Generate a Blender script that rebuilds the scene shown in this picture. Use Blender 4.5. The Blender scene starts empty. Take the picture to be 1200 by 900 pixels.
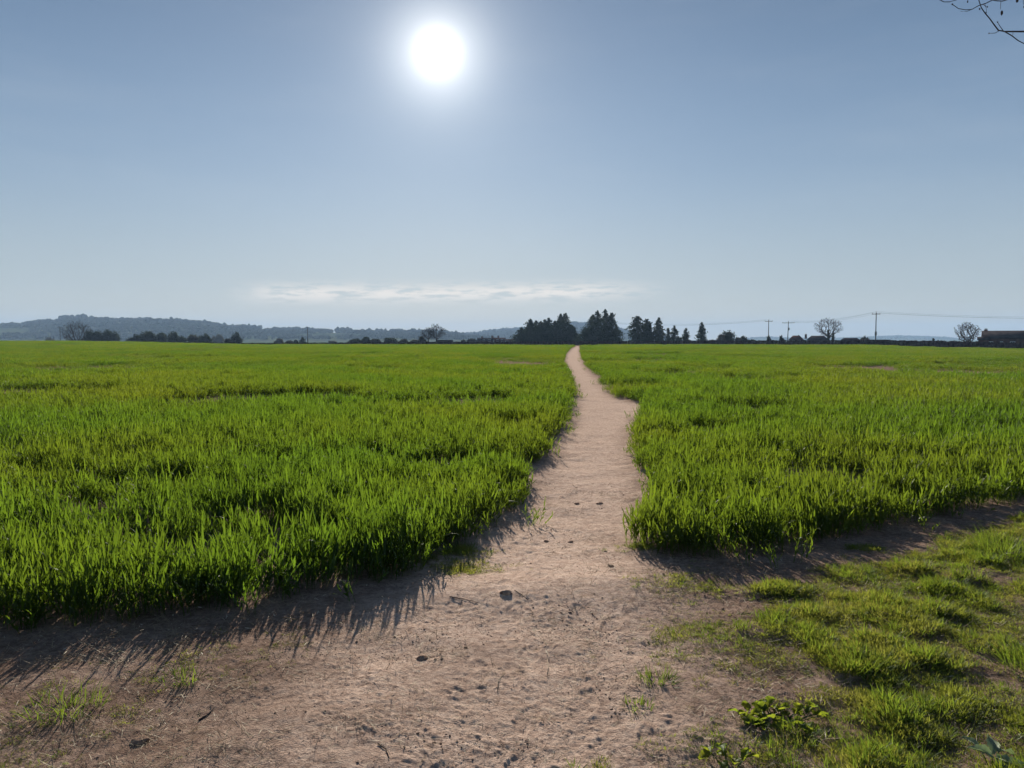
import bpy, math, random
import numpy as np
from mathutils import Vector, Matrix
R = math.radians
sc = bpy.context.scene
COL = sc.collection

# ------------------------------------------------------------------ camera
EYE, FPX, HZ = 1.6, 924.0, 398.0            # eye height, focal length and horizon row (1200x900 frame)
PITCH = math.atan((450 - HZ) / FPX)
cam = bpy.data.objects.new('camera', bpy.data.cameras.new('camera'))
COL.objects.link(cam); sc.camera = cam
cam.location = (0, 0, EYE); cam.rotation_euler = (math.pi / 2 - PITCH, 0, 0)
cam.data.sensor_width = 36; cam.data.lens = 36 * FPX / 1200
cam.data.clip_start = 0.05; cam.data.clip_end = 30000

# ------------------------------------------------------------------ sun, sky, exposure
SUN_AZ, SUN_EL = R(-5.27), R(19.5)           # azimuth from +Y, clockwise
SD = Vector((math.sin(SUN_AZ) * math.cos(SUN_EL), math.cos(SUN_AZ) * math.cos(SUN_EL), math.sin(SUN_EL)))
sun = bpy.data.objects.new('sun', bpy.data.lights.new('sun', 'SUN')); COL.objects.link(sun)
sun.data.energy = 5.0; sun.data.angle = R(0.55); sun.data.color = (1.0, 0.90, 0.76)
sun.rotation_euler = SD.to_track_quat('Z', 'Y').to_euler()
EXPOSURE = 1.0
SKY_STRENGTH = 0.05
world = bpy.data.worlds.new('World'); sc.world = world; world.use_nodes = True

class NT:
    """small helper for node trees"""
    def __init__(s, tree): s.t = tree; s.n = tree.nodes; s.l = tree.links
    def new(s, typ, **kw):
        n = s.n.new(typ)
        for k, v in kw.items(): setattr(n, k, v)
        return n
    def put(s, sock, v):
        if isinstance(v, bpy.types.NodeSocket): s.l.new(v, sock)
        else: sock.default_value = v
    def math(s, op, a, b=0.0, c=None, clamp=False):
        n = s.new('ShaderNodeMath', operation=op, use_clamp=clamp)
        s.put(n.inputs[0], a); s.put(n.inputs[1], b)
        if c is not None: s.put(n.inputs[2], c)
        return n.outputs[0]
    def mix(s, fac, a, b, blend='MIX'):
        n = s.new('ShaderNodeMix', data_type='RGBA', blend_type=blend)
        s.put(n.inputs[0], fac); s.put(n.inputs[6], a); s.put(n.inputs[7], b)
        return n.outputs[2]
    def ramp(s, fac, stops):
        n = s.new('ShaderNodeMapRange', interpolation_type='SMOOTHSTEP')
        s.put(n.inputs[0], fac)
        for i, v in enumerate(stops): n.inputs[1 + i].default_value = v
        return n.outputs[0]
    def noise(s, vec, scale, detail=4, rough=.55):
        n = s.new('ShaderNodeTexNoise'); n.inputs['Scale'].default_value = scale
        n.inputs['Detail'].default_value = detail; n.inputs['Roughness'].default_value = rough
        if vec is not None: s.l.new(vec, n.inputs['Vector'])
        return n.outputs['Fac']
def c4(c): return (c[0], c[1], c[2], 1.0)

w = NT(world.node_tree)
for n in list(w.n): w.n.remove(n)
sky = w.new('ShaderNodeTexSky', sky_type='NISHITA', sun_disc=False)
sky.sun_elevation = SUN_EL; sky.sun_rotation = SUN_AZ
sky.altitude = 60; sky.air_density = 1.0; sky.dust_density = 0.7; sky.ozone_density = 1.6
tc = w.new('ShaderNodeTexCoord')
nrm = w.new('ShaderNodeVectorMath', operation='NORMALIZE'); w.l.new(tc.outputs['Generated'], nrm.inputs[0])
sep = w.new('ShaderNodeSeparateXYZ'); w.l.new(nrm.outputs[0], sep.inputs[0])
dot = w.new('ShaderNodeVectorMath', operation='DOT_PRODUCT'); w.l.new(nrm.outputs[0], dot.inputs[0]); dot.inputs[1].default_value = SD
ang = w.math('ARCCOSINE', w.math('MINIMUM', dot.outputs['Value'], 1.0))      # angle from the sun
elev = w.math('ARCSINE', sep.outputs[2]); azim = w.math('ARCTAN2', sep.outputs[0], sep.outputs[1])
def gauss(x, s): return w.math('EXPONENT', w.math('MULTIPLY', w.math('POWER', w.math('DIVIDE', x, s), 2.0), -0.5))
# clear sky, a little evened out by thin high haze
vr = w.new('ShaderNodeValToRGB'); vr.color_ramp.interpolation = 'B_SPLINE'; w.l.new(w.math('DIVIDE', elev, .6), vr.inputs[0])
for k, (p_, c_) in enumerate(((0., (.61, .59, .50)), (.10, (.46, .53, .55)), (.34, (.245, .37, .54)), (.68, (.092, .156, .272)), (1., (.07, .125, .22)))):
    e_ = vr.color_ramp.elements[k] if k < 2 else vr.color_ramp.elements.new(p_)
    e_.position = p_; e_.color = (*c_, 1)
veil = w.mix(1.0, vr.outputs[0], (10, 10, 10, 1), 'MULTIPLY')
base = w.mix(0.94, sky.outputs[0], veil)
# sun and its aureole
disc = w.math('MULTIPLY', gauss(ang, R(0.8)), 14.0)
aur = w.math('ADD', w.math('MULTIPLY', gauss(ang, R(1.95)), 6.0), w.math('MULTIPLY', gauss(ang, R(3.7)), 2.1))
glow = w.mix(1.0, (1.0, 0.97, 0.90, 1), w.math('ADD', aur, disc), 'MULTIPLY')
# streak of thin cloud low over the hills, and faint cirrus
cv = w.new('ShaderNodeCombineXYZ'); w.l.new(w.math('MULTIPLY', azim, 27.0), cv.inputs[0]); w.l.new(w.math('MULTIPLY', elev, 150.0), cv.inputs[1])
cn = w.noise(cv.outputs[0], 1.0, 7, .6)
band = w.math('MULTIPLY', gauss(w.math('SUBTRACT', elev, w.math('ADD', R(3.38), w.math('MULTIPLY', azim, 0.012))), R(0.42)),
              w.math('MULTIPLY', w.ramp(azim, (R(-20.5), R(-15.5), 0, 1)), w.ramp(azim, (R(3.5), R(12.5), 1, 0))))
cl = w.math('MULTIPLY', w.ramp(cn, (0.36, 0.56, 0, 1)), band)
cv2 = w.new('ShaderNodeCombineXYZ'); w.l.new(w.math('MULTIPLY', azim, 3.0), cv2.inputs[0]); w.l.new(w.math('MULTIPLY', elev, 14.0), cv2.inputs[1])
ci = w.math('MULTIPLY', w.ramp(w.noise(cv2.outputs[0], 1.0, 6, .55), (0.45, 0.8, 0, 1)), 0.5)
tot = w.mix(1.0, w.mix(1.0, base, glow, 'ADD'), w.mix(1.0, (.72, 1.0, 1.35, 1), w.math('MULTIPLY', gauss(ang, R(15.0)), .75), 'MULTIPLY'), 'ADD')
tot = w.mix(w.math('MULTIPLY', cl, 0.9), tot, (10.4, 9.5, 8.4, 1))
tot = w.mix(w.math('MULTIPLY', ci, 0.16), tot, (6.8, 7.2, 7.4, 1))
bg = w.new('ShaderNodeBackground'); w.l.new(tot, bg.inputs[0]); bg.inputs[1].default_value = SKY_STRENGTH
wo = w.new('ShaderNodeOutputWorld'); w.l.new(bg.outputs[0], wo.inputs[0])
sc.view_settings.view_transform = 'Standard'; sc.view_settings.look = 'None'
sc.view_settings.exposure = EXPOSURE; sc.view_settings.gamma = 1.0
try: sc.view_settings.use_curve_mapping = False
except Exception: pass
cy = sc.cycles
cy.max_bounces = 6; cy.diffuse_bounces = 3; cy.glossy_bounces = 1; cy.transmission_bounces = 4; cy.volume_bounces = 0
cy.transparent_max_bounces = 4; cy.use_denoising = True; cy.sample_clamp_indirect = 4.0
try: cy.use_light_tree = False
except Exception: pass

# ------------------------------------------------------------------ numpy helpers
def _h(ix, iy, s):
    n = (ix.astype(np.int64) * 374761393 + iy.astype(np.int64) * 668265263 + s * 974711) & 0x7fffffff
    n = ((n ^ (n >> 13)) * 1274126177) & 0x7fffffff
    return ((n ^ (n >> 16)) & 0xffff) / 65535.0
def vn(x, y, s=0):
    x = np.asarray(x, float); y = np.asarray(y, float)
    ix = np.floor(x); iy = np.floor(y); fx = x - ix; fy = y - iy
    fx = fx * fx * fx * (fx * (fx * 6 - 15) + 10); fy = fy * fy * fy * (fy * (fy * 6 - 15) + 10)
    a = _h(ix, iy, s); b = _h(ix + 1, iy, s); c = _h(ix, iy + 1, s); d = _h(ix + 1, iy + 1, s)
    return (a + (b - a) * fx) * (1 - fy) + (c + (d - c) * fx) * fy
def fbm(x, y, s=0, o=4, g=.5):
    t = 0; a = 1; n = 0
    for k in range(o):
        t = t + a * vn(x * 2 ** k + 17.3 * k, y * 2 ** k - 9.1 * k, s + k); n += a; a *= g
    return t / n - .5
def sstep(a, b, x):
    t = np.clip((x - a) / (b - a), 0, 1); return t * t * (3 - 2 * t)
def ray(px, py):
    cx = (px - 600) / FPX; q = (450 - py) / FPX
    return np.array([cx, math.cos(PITCH) + q * math.sin(PITCH), -math.sin(PITCH) + q * math.cos(PITCH)])
def gp(px, py, z=0.0):                       # where a line of sight meets the level z
    d = ray(px, py); t = (z - EYE) / d[2]; return np.array([d[0] * t, d[1] * t])
def at(px, D): return np.array([(px - 600) / FPX * D, D])
def zat(py, D): return EYE + D * (HZ - py) / FPX
def poly(pts): return np.array([gp(*p) for p in pts])
def inside(P, x, y):
    r = np.zeros(x.shape, bool); n = len(P)
    for i in range(n):
        x0, y0 = P[i]; x1, y1 = P[(i + 1) % n]
        if y0 == y1: continue
        c = (y0 > y) != (y1 > y)
        r ^= c & (x < (x1 - x0) * (y - y0) / (y1 - y0) + x0)
    return r
def pdist(P, x, y, closed=True):
    d = np.full(x.shape, 1e9); n = len(P)
    for i in range(n if closed else n - 1):
        a = P[i]; b = P[(i + 1) % n]; ab = b - a; L = ab @ ab + 1e-12
        t = np.clip(((x - a[0]) * ab[0] + (y - a[1]) * ab[1]) / L, 0, 1)
        d = np.minimum(d, np.hypot(x - a[0] - t * ab[0], y - a[1] - t * ab[1]))
    return d
def sdist(P, x, y):                          # positive inside
    return np.where(inside(P, x, y), 1, -1) * pdist(P, x, y)

def mesh_np(name, V, F, mat=None, smooth=False):
    me = bpy.data.meshes.new(name); V = np.asarray(V, np.float32).reshape(-1, 3)
    me.vertices.add(len(V)); me.vertices.foreach_set('co', V.ravel())
    if len(F):
        if isinstance(F, np.ndarray):
            n, k = F.shape; me.loops.add(n * k); me.loops.foreach_set('vertex_index', F.astype(np.int32).ravel())
            me.polygons.add(n); me.polygons.foreach_set('loop_start', np.arange(0, n * k, k, dtype=np.int32))
        else:
            tot = np.array([len(f) for f in F], np.int32); fl = np.concatenate([np.asarray(f, np.int32) for f in F])
            me.loops.add(len(fl)); me.loops.foreach_set('vertex_index', fl)
            me.polygons.add(len(F)); me.polygons.foreach_set('loop_start', np.concatenate([[0], np.cumsum(tot)[:-1]]).astype(np.int32))
        if smooth: me.polygons.foreach_set('use_smooth', np.ones(len(me.polygons), bool))
    me.update(calc_edges=True); me.validate()
    if mat: me.materials.append(mat)
    return me
class MB:
    """collects boxes, tubes and faces into one mesh"""
    def __init__(s): s.v = []; s.f = []; s.n = 0
    def add(s, V, F):
        V = np.asarray(V, float).reshape(-1, 3); s.v.append(V); s.f += [[i + s.n for i in f] for f in F]; s.n += len(V)
    def box(s, lo, hi, rz=0, c=(0, 0)):
        x0, y0, z0 = lo; x1, y1, z1 = hi
        V = np.array([[x, y, z] for z in (z0, z1) for x, y in ((x0, y0), (x1, y0), (x1, y1), (x0, y1))], float)
        if rz:
            q = V[:, :2] - c; co, si = math.cos(rz), math.sin(rz)
            V[:, 0] = q[:, 0] * co - q[:, 1] * si + c[0]; V[:, 1] = q[:, 0] * si + q[:, 1] * co + c[1]
        s.add(V, [[3, 2, 1, 0], [4, 5, 6, 7], [0, 1, 5, 4], [1, 2, 6, 5], [2, 3, 7, 6], [3, 0, 4, 7]])
    def tube(s, P, rad, k=6):
        P = [np.asarray(p, float) for p in P]; n = len(P)
        V = []; up = None
        for i in range(n):
            t = P[min(i + 1, n - 1)] - P[max(i - 1, 0)]; t = t / (np.linalg.norm(t) + 1e-9)
            if up is None: up = np.array([1., 0, 0]) if abs(t[0]) < .8 else np.array([0, 1., 0])
            u = np.cross(t, up); u /= np.linalg.norm(u) + 1e-9; q = np.cross(u, t); up = q
            for j in range(k):
                a = 2 * math.pi * j / k; V.append(P[i] + rad[i] * (math.cos(a) * u + math.sin(a) * q))
        F = [[i * k + j, i * k + (j + 1) % k, (i + 1) * k + (j + 1) % k, (i + 1) * k + j] for i in range(n - 1) for j in range(k)]
        F += [list(range(k))[::-1], [(n - 1) * k + j for j in range(k)]]
        s.add(V, F)
    def build(s, name, mat, parent=None, smooth=False, label=None):
        o = bpy.data.objects.new(name, mesh_np(name, np.concatenate(s.v), s.f, mat, smooth)); COL.objects.link(o)
        if parent is not None: o.parent = parent
        if label: o['label'] = label
        return o
def link(name, me, parent=None):
    o = bpy.data.objects.new(name, me); COL.objects.link(o)
    if parent is not None: o.parent = parent
    return o
def tag(o, label=None, cat=None, group=None, kind=None):
    for k, v in (('label', label), ('category', cat), ('group', group), ('kind', kind)):
        if v: o[k] = v
    return o
def empty(name, loc, label, cat, group=None, rz=0):
    o = bpy.data.objects.new(name, None); COL.objects.link(o); o.location = loc; o.rotation_euler.z = rz
    o.empty_display_size = .2
    return tag(o, label, cat, group)

# ------------------------------------------------------------------ materials
def mat_simple(name, a, b, scale=3.0, rough=.9, bump=0.0, bscale=None, detail=5, spec=.0, coord='Object'):
    m = bpy.data.materials.new(name); m.use_nodes = True; t = NT(m.node_tree)
    p = t.n['Principled BSDF']; co = t.new('ShaderNodeTexCoord').outputs[coord]
    f = t.ramp(t.noise(co, scale, detail), (.3, .7, 0, 1))
    t.l.new(t.mix(f, c4(a), c4(b)), p.inputs['Base Color'])
    p.inputs['Roughness'].default_value = rough; p.inputs['Specular IOR Level'].default_value = spec
    if bump:
        bn = t.new('ShaderNodeBump'); bn.inputs['Strength'].default_value = bump; bn.inputs['Distance'].default_value = .02
        t.l.new(t.noise(co, bscale or scale * 6, 6), bn.inputs['Height']); t.l.new(bn.outputs[0], p.inputs['Normal'])
    return m
def mat_leaf(name, dark, light, trans, ft=.5, gloss=.06, wscale=.35, patch=None, rough=.45):
    """thin leaves: reflect, let light through, shine a little; colour differs leaf clump by leaf clump"""
    m = bpy.data.materials.new(name); m.use_nodes = True; t = NT(m.node_tree)
    for n in list(t.n): t.n.remove(n)
    oi = t.new('ShaderNodeObjectInfo').outputs['Random']; geo = t.new('ShaderNodeNewGeometry'); pos = geo.outputs['Position']
    isl = geo.outputs['Random Per Island']
    f = t.math('ADD', t.math('MULTIPLY', oi, .4), t.math('MULTIPLY', isl, .6))
    dif = t.mix(f, c4(dark), c4(light)); tr = t.mix(f, c4([v * .72 for v in trans]), c4([min(1, v * 1.22) for v in trans]))
    if patch:
        pf = t.ramp(t.noise(pos, wscale, 4), (.38, .68, 0, 1))
        tr = t.mix(t.math('MULTIPLY', pf, .75), tr, c4(patch)); dif = t.mix(t.math('MULTIPLY', pf, .4), dif, c4([v * .5 for v in patch]))
    d = t.new('ShaderNodeBsdfDiffuse'); t.l.new(dif, d.inputs[0])
    q = t.new('ShaderNodeBsdfTranslucent'); t.l.new(tr, q.inputs[0])
    g = t.new('ShaderNodeBsdfGlossy'); g.inputs[0].default_value = (.9, .95, .9, 1); g.inputs['Roughness'].default_value = rough
    a = t.new('ShaderNodeMixShader'); a.inputs[0].default_value = ft; t.l.new(d.outputs[0], a.inputs[1]); t.l.new(q.outputs[0], a.inputs[2])
    b = t.new('ShaderNodeMixShader'); b.inputs[0].default_value = gloss; t.l.new(a.outputs[0], b.inputs[1]); t.l.new(g.outputs[0], b.inputs[2])
    t.l.new(b.outputs[0], t.new('ShaderNodeOutputMaterial').inputs[0])
    return m
M = {}
M['wheat'] = mat_leaf('wheat_leaf', (.017, .036, .008), (.030, .056, .011), (.114, .205, .013), .52, .015, .12, (.19, .222, .015))
M['wheat_stem'] = mat_leaf('wheat_stem', (.04, .08, .02), (.06, .11, .03), (.08, .15, .02), .25, .03)
M['grass'] = mat_leaf('verge_grass_blade', (.05, .075, .02), (.085, .115, .03), (.28, .325, .036), .5, .012, 1.2, (.37, .36, .065))
M['tuft'] = mat_leaf('tuft_blade', (.04, .08, .018), (.07, .12, .025), (.19, .27, .024), .5, .012, 1.5)
M['dry'] = mat_leaf('dry_stalk', (.16, .11, .07), (.34, .26, .17), (.22, .16, .09), .3, .04, 2.0, rough=.6)
M['husk'] = mat_leaf('pale_husk', (.42, .36, .28), (.62, .56, .46), (.40, .34, .24), .4, .04, 2.0, rough=.6)
M['weed'] = mat_leaf('weed_leaf', (.03, .06, .015), (.05, .085, .02), (.20, .27, .02), .5, .012, 14.0, (.34, .36, .03), .5)
M['paleweed'] = mat_leaf('pale_weed_leaf', (.16, .20, .13), (.26, .30, .21), (.14, .20, .08), .35, .015, 9.0)
M['conifer'] = mat_leaf('conifer_needles', (.032, .046, .034), (.062, .08, .05), (.035, .05, .022), .22, .01)
M['ever'] = mat_leaf('evergreen_leaves', (.020, .030, .019), (.046, .056, .032), (.03, .042, .016), .25, .015)
M['scrub'] = mat_leaf('budding_twigs', (.040, .040, .03), (.075, .068, .048), (.06, .06, .03), .25, .01)
M['palescrub'] = mat_leaf('pale_twigs', (.08, .075, .06), (.13, .115, .09), (.08, .075, .05), .25, .01)
M['wood_far'] = mat_leaf('woodland_canopy', (.030, .042, .022), (.062, .068, .036), (.03, .04, .02), .2, .005)
M['bark'] = mat_simple('bark', (.045, .036, .030), (.10, .082, .068), 2.0, .9, .4)
M['twig'] = mat_simple('twig_bark', (.035, .030, .03), (.075, .062, .055), 6.0, .8)
M['pole'] = mat_simple('creosoted_pole', (.06, .048, .04), (.11, .09, .075), 1.2, .85)
M['metal'] = mat_simple('grey_metal', (.16, .17, .18), (.24, .25, .26), 4.0, .5)
M['ceram'] = mat_simple('insulator', (.10, .05, .04), (.16, .09, .07), 4.0, .3)
M['wire'] = mat_simple('wire', (.05, .05, .055), (.07, .07, .075), 1.0, .5)
M['stonewall'] = mat_simple('field_stone', (.040, .033, .033), (.10, .082, .078), 1.6, .95, .5, 5)
M['brick'] = mat_simple('red_brick', (.07, .038, .033), (.13, .075, .062), .9, .9, .2)
M['render'] = mat_simple('pale_render', (.34, .30, .26), (.46, .41, .36), .6, .9, .2)
M['slate'] = mat_simple('roof_slate', (.030, .027, .030), (.055, .048, .05), .7, 1, .2)
M['tile'] = mat_simple('roof_tile', (.07, .038, .032), (.12, .065, .052), .8, 1, .2)
M['frame'] = mat_simple('white_paint', (.68, .68, .66), (.8, .8, .78), 2., .5)
M['glass'] = mat_simple('window_glass', (.02, .024, .03), (.04, .045, .05), .5, .08, spec=.6)
M['rock'] = mat_simple('stone', (.12, .095, .085), (.26, .21, .18), 22., .9, .6, 60)
M['clod'] = mat_simple('soil_clod', (.17, .115, .088), (.30, .215, .165), 18., .95, .7, 70)

def mat_soil():
    m = bpy.data.materials.new('dry_soil'); m.use_nodes = True; t = NT(m.node_tree); p = t.n['Principled BSDF']
    pos = t.new('ShaderNodeNewGeometry').outputs['Position']
    tread = t.new('ShaderNodeAttribute', attribute_name='tread').outputs['Fac']
    green = t.new('ShaderNodeAttribute', attribute_name='green').outputs['Fac']
    n1 = t.noise(pos, 2.2, 6, .6); n2 = t.noise(pos, 17., 6, .65); n3 = t.noise(pos, 95., 4, .6)
    dusty = t.mix(t.ramp(n2, (.3, .72, 0, 1)), (.46, .335, .268, 1), (.62, .485, .40, 1))
    earth = t.mix(t.ramp(n2, (.3, .7, 0, 1)), (.125, .084, .066, 1), (.235, .165, .128, 1))
    f = t.math('ADD', tread, t.math('MULTIPLY', t.math('SUBTRACT', n1, .5), 1.0), clamp=True)
    c = t.mix(f, earth, dusty)
    c = t.mix(t.math('MULTIPLY', t.ramp(n3, (.52, .75, 0, 1)), .45), c, (.14, .09, .07, 1))
    c = t.mix(t.math('MULTIPLY', t.ramp(t.noise(pos, 160., 2), (.62, .72, 0, 1)), .5), c, (.50, .40, .32, 1))
    c = t.mix(t.math('MULTIPLY', t.ramp(t.noise(pos, 38., 5, .7), (.46, .62, 0, 1)), t.math('MULTIPLY', t.ramp(t.noise(pos, 3.1, 4, .6), (.30, .62, .2, .9)), t.math('SUBTRACT', 1.0, t.math('MULTIPLY', tread, .52)))), c, (.115, .076, .060, 1))
    gc = t.mix(t.ramp(t.noise(pos, .02, 3), (.4, .6, 0, 1)), (.05, .085, .025, 1), (.085, .10, .035, 1))
    c = t.mix(green, c, gc)
    t.l.new(c, p.inputs['Base Color']); p.inputs['Roughness'].default_value = 1; p.inputs['Specular IOR Level'].default_value = 0
    b1 = t.new('ShaderNodeBump'); b1.inputs['Strength'].default_value = .8; b1.inputs['Distance'].default_value = .011
    t.l.new(t.math('ADD', n3, t.math('MULTIPLY', t.noise(pos, 260., 3), .5)), b1.inputs['Height']); t.l.new(b1.outputs[0], p.inputs['Normal'])
    return m
M['soil'] = mat_soil()

# ------------------------------------------------------------------ field layout
WALL_PX = np.array([180, 290, 480, 700, 900, 1000, 1050, 1100, 1150, 1200, 1300, 1420], float)
WALL_D = np.array([236, 232, 226, 222, 215, 205, 197, 188, 180, 172, 158, 144], float)
WALL_H = np.array([.25, .45, .80, 1.05, 1.25, 1.35, 1.38, 1.4, 1.4, 1.4, 1.4, 1.4])
WALL = np.array([at(p, d) for p, d in zip(WALL_PX, WALL_D)])
FAR = np.array([at(p, d) for p, d in [(-900, 250), (-200, 248), (60, 245)]] + [tuple(q) for q in WALL])
ledge = [(-700, 815), (-300, 780), (-100, 753), (0, 743), (60, 739), (120, 731), (200, 718), (300, 704), (400, 692), (470, 678), (515, 656), (548, 640), (562, 626), (590, 604),
         (610, 580), (619, 563), (631, 547), (643, 533), (650, 514), (664, 499), (667, 484), (673, 464), (672, 450), (667, 437), (661, 421), (664, 414), (670, 408.5), (675, 405.6)]
redge = [(679, 405.6), (679, 411), (684, 427), (692, 436), (701, 443), (709, 453), (718, 463), (736, 469), (754, 472), (757, 477), (749, 487), (742, 498), (738, 510), (747, 543), (755, 567), (752, 590), (754, 612), (740, 634),
         (752, 648), (775, 657), (815, 660), (900, 650), (980, 635), (1060, 618), (1130, 602), (1200, 585), (1330, 563), (1500, 538)]
LE, RE = poly(ledge), poly(redge)
kf = len(FAR)
ip = int(np.argmin(np.hypot(FAR[:, 0] - LE[-1][0], FAR[:, 1] - LE[-1][1])))
LCROP = np.vstack([LE, [FAR[i] - (0, 1.2) for i in range(kf) if FAR[i][0] < LE[-1][0]][::-1]])
RCROP = np.vstack([RE[::-1], [FAR[i] - (0, 1.2) for i in range(kf) if FAR[i][0] > RE[0][0]]])
lp = [(250, 1400), (280, 900), (330, 800), (400, 740), (480, 690)] + ledge[10:]
rp = redge[:18] + [(765, 665), (790, 700), (820, 760), (850, 830), (860, 900), (880, 1400)]
PATH = poly(lp + rp)
VERGE = poly([(838, 692), (930, 668), (1000, 650), (1080, 631), (1200, 606), (1400, 580), (1700, 760), (1700, 1500), (960, 1500), (925, 900), (915, 862), (895, 800), (822, 768), (815, 722)])

_pr = np.random.default_rng(77)
PRINTS = []
for k in range(95):
    d_ = _pr.uniform(2.6, 15); PRINTS.append((np.interp(d_, [2.5, 5, 10, 15], [.1, .15, .55, .95]) + _pr.normal(0, .30), d_, math.atan2(.09, 1) + _pr.normal(0, .25) + (math.pi if _pr.uniform() < .5 else 0), _pr.uniform(.25, .30)))
def far_edge(x):                              # distance of the field's far edge
    return np.interp(x, FAR[:, 0], FAR[:, 1])
def H(x, y, micro=True):
    r = np.hypot(x, y); px = 600 + FPX * x / np.maximum(y, .5)
    z = .9 * sstep(70, 236, r) * (1 - sstep(75, 320, px)) * (y > 0) * (1 - .9 * sstep(250, 420, r))
    z = z - .66 * sstep(985, 1240, px) * sstep(50, 165, r) * (y > 0)
    z = z - .75 * sstep(0, 1, (r - 260) / 900) * 4
    z = z + .10 * fbm(x / 9, y / 9, 3, 2) * sstep(8, 30, r) * (r < 400)
    sp = sdist(PATH, x, y) if np.size(x) < 3e6 else 0
    z = z - .045 * sstep(-.3, .35, sp) * sstep(4.6, 7.5, y)
    z = z + .05 * np.exp(-((y - 4.95 - .1 * x) / .42) ** 2) * np.exp(-((x - .25) / 1.3) ** 2)     # low lip where the path leaves the headland
    sv = sdist(VERGE, x, y) if np.size(x) < 3e6 else 0
    z = z + .035 * sstep(-.3, .8, sv) * (r < 30) + .058 * np.maximum(-.04, fbm(x / .27, y / .22, 127, 2)) * sstep(-.15, .35, sv) * (r < 30)
    if micro:
        k = np.exp(-np.maximum(r - 9, 0) / 24) * (r < 90)
        wx = x + .10 * fbm(x / .30, y / .30, 201, 3); wy = y + .10 * fbm(x / .30, y / .30, 207, 3)
        z = z + k * (.050 * fbm(x / .8, y / .8, 21, 3) + .016 * fbm((wx + .3 * wy) / .23, (wy - .3 * wx) / .17, 31, 4, .6))
        t1 = fbm((wx - .6 * wy) / .075, (wy + .6 * wx) / .055, 61, 4, .68); rough = sstep(-.12, .16, fbm(x / .55, y / .45, 51, 3)) * (1 + .8 * sstep(5, 9, r))
        z = z + k * (.005 + .0115 * rough) * (np.abs(t1) * 1.7 - .2)
        for fx, fy, fa_, L_ in PRINTS:                    # boot prints along the trodden line
            m_ = (np.abs(x - fx) < .3) & (np.abs(y - fy) < .3)
            if m_.any():
                u = (x[m_] - fx) * math.cos(fa_) - (y[m_] - fy) * math.sin(fa_); v = (x[m_] - fx) * math.sin(fa_) + (y[m_] - fy) * math.cos(fa_)
                q = (u / (.045 + .008 * np.cos(v / L_ * 4))) ** 2 + (v / (L_ / 2)) ** 2
                dz = -.0055 * (1 - sstep(.6, 1.3, q)) * (1 - .5 * np.exp(-((v + .03) / .03) ** 2)) + .002 * np.exp(-((q - 1.25) / .3) ** 2)
                z[m_] += dz
    return z

# ------------------------------------------------------------------ ground and path (one sheet, split where the path runs)
fa = np.linspace(R(-42), R(42), 800)
an = np.concatenate([fa, np.linspace(R(42), R(318), 62)[1:-1]])
ra = np.concatenate([np.geomspace(.25, 2.1, 14), np.geomspace(2.1, 9, 520)[1:], np.geomspace(9, 30, 330)[1:], np.geomspace(30, 60, 70)[1:], np.geomspace(60, 300, 110)[1:], np.geomspace(300, 6900, 60)[1:]])
NA, NR = len(an), len(ra)
RR, AA = np.meshgrid(ra, an, indexing='ij')
GX, GY = RR * np.sin(AA), RR * np.cos(AA)
GZ = H(GX.ravel(), GY.ravel()).reshape(GX.shape)
V = np.stack([GX, GY, GZ], -1).reshape(-1, 3)
i, j = np.meshgrid(np.arange(NR - 1), np.arange(NA), indexing='ij'); j2 = (j + 1) % NA
F = np.stack([i * NA + j, i * NA + j2, (i + 1) * NA + j2, (i + 1) * NA + j], -1).reshape(-1, 4)[:, ::-1]
V = np.vstack([V, [[0, 0, float(GZ[0].mean())]]])
cen = V[F].mean(1)
rag = .16 * fbm(cen[:, 0] / .5, cen[:, 1] / .5, 71, 3)
onp = (sdist(PATH, cen[:, 0], cen[:, 1]) + rag * np.minimum(1, 12 / np.maximum(cen[:, 1], 1)) > 0) & (cen[:, 1] > 0)
sp_v = sdist(PATH, V[:, 0], V[:, 1])
tread = np.clip(.12 + .88 * sstep(-.35, .45, sp_v) * (1 - .40 * (1 - sstep(3.2, 5.6, V[:, 1]))), 0, 1)
grn = ((V[:, 1] > far_edge(V[:, 0]) + .5) | (np.hypot(V[:, 0], V[:, 1]) > 260)).astype(float)
def sub(name, sel, fan=False):
    f = F[sel]; u, inv = np.unique(f, return_inverse=True)
    me = mesh_np(name, V[u], inv.reshape(-1, 4), M['soil'], True)
    for nm, val in (('tread', tread), ('green', grn)):
        me.attributes.new(nm, 'FLOAT', 'POINT').data.foreach_set('value', val[u].astype(np.float32))
    return tag(link(name, me), None, None, None, 'structure')
sub('ground', ~onp); sub('path', onp)

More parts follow.
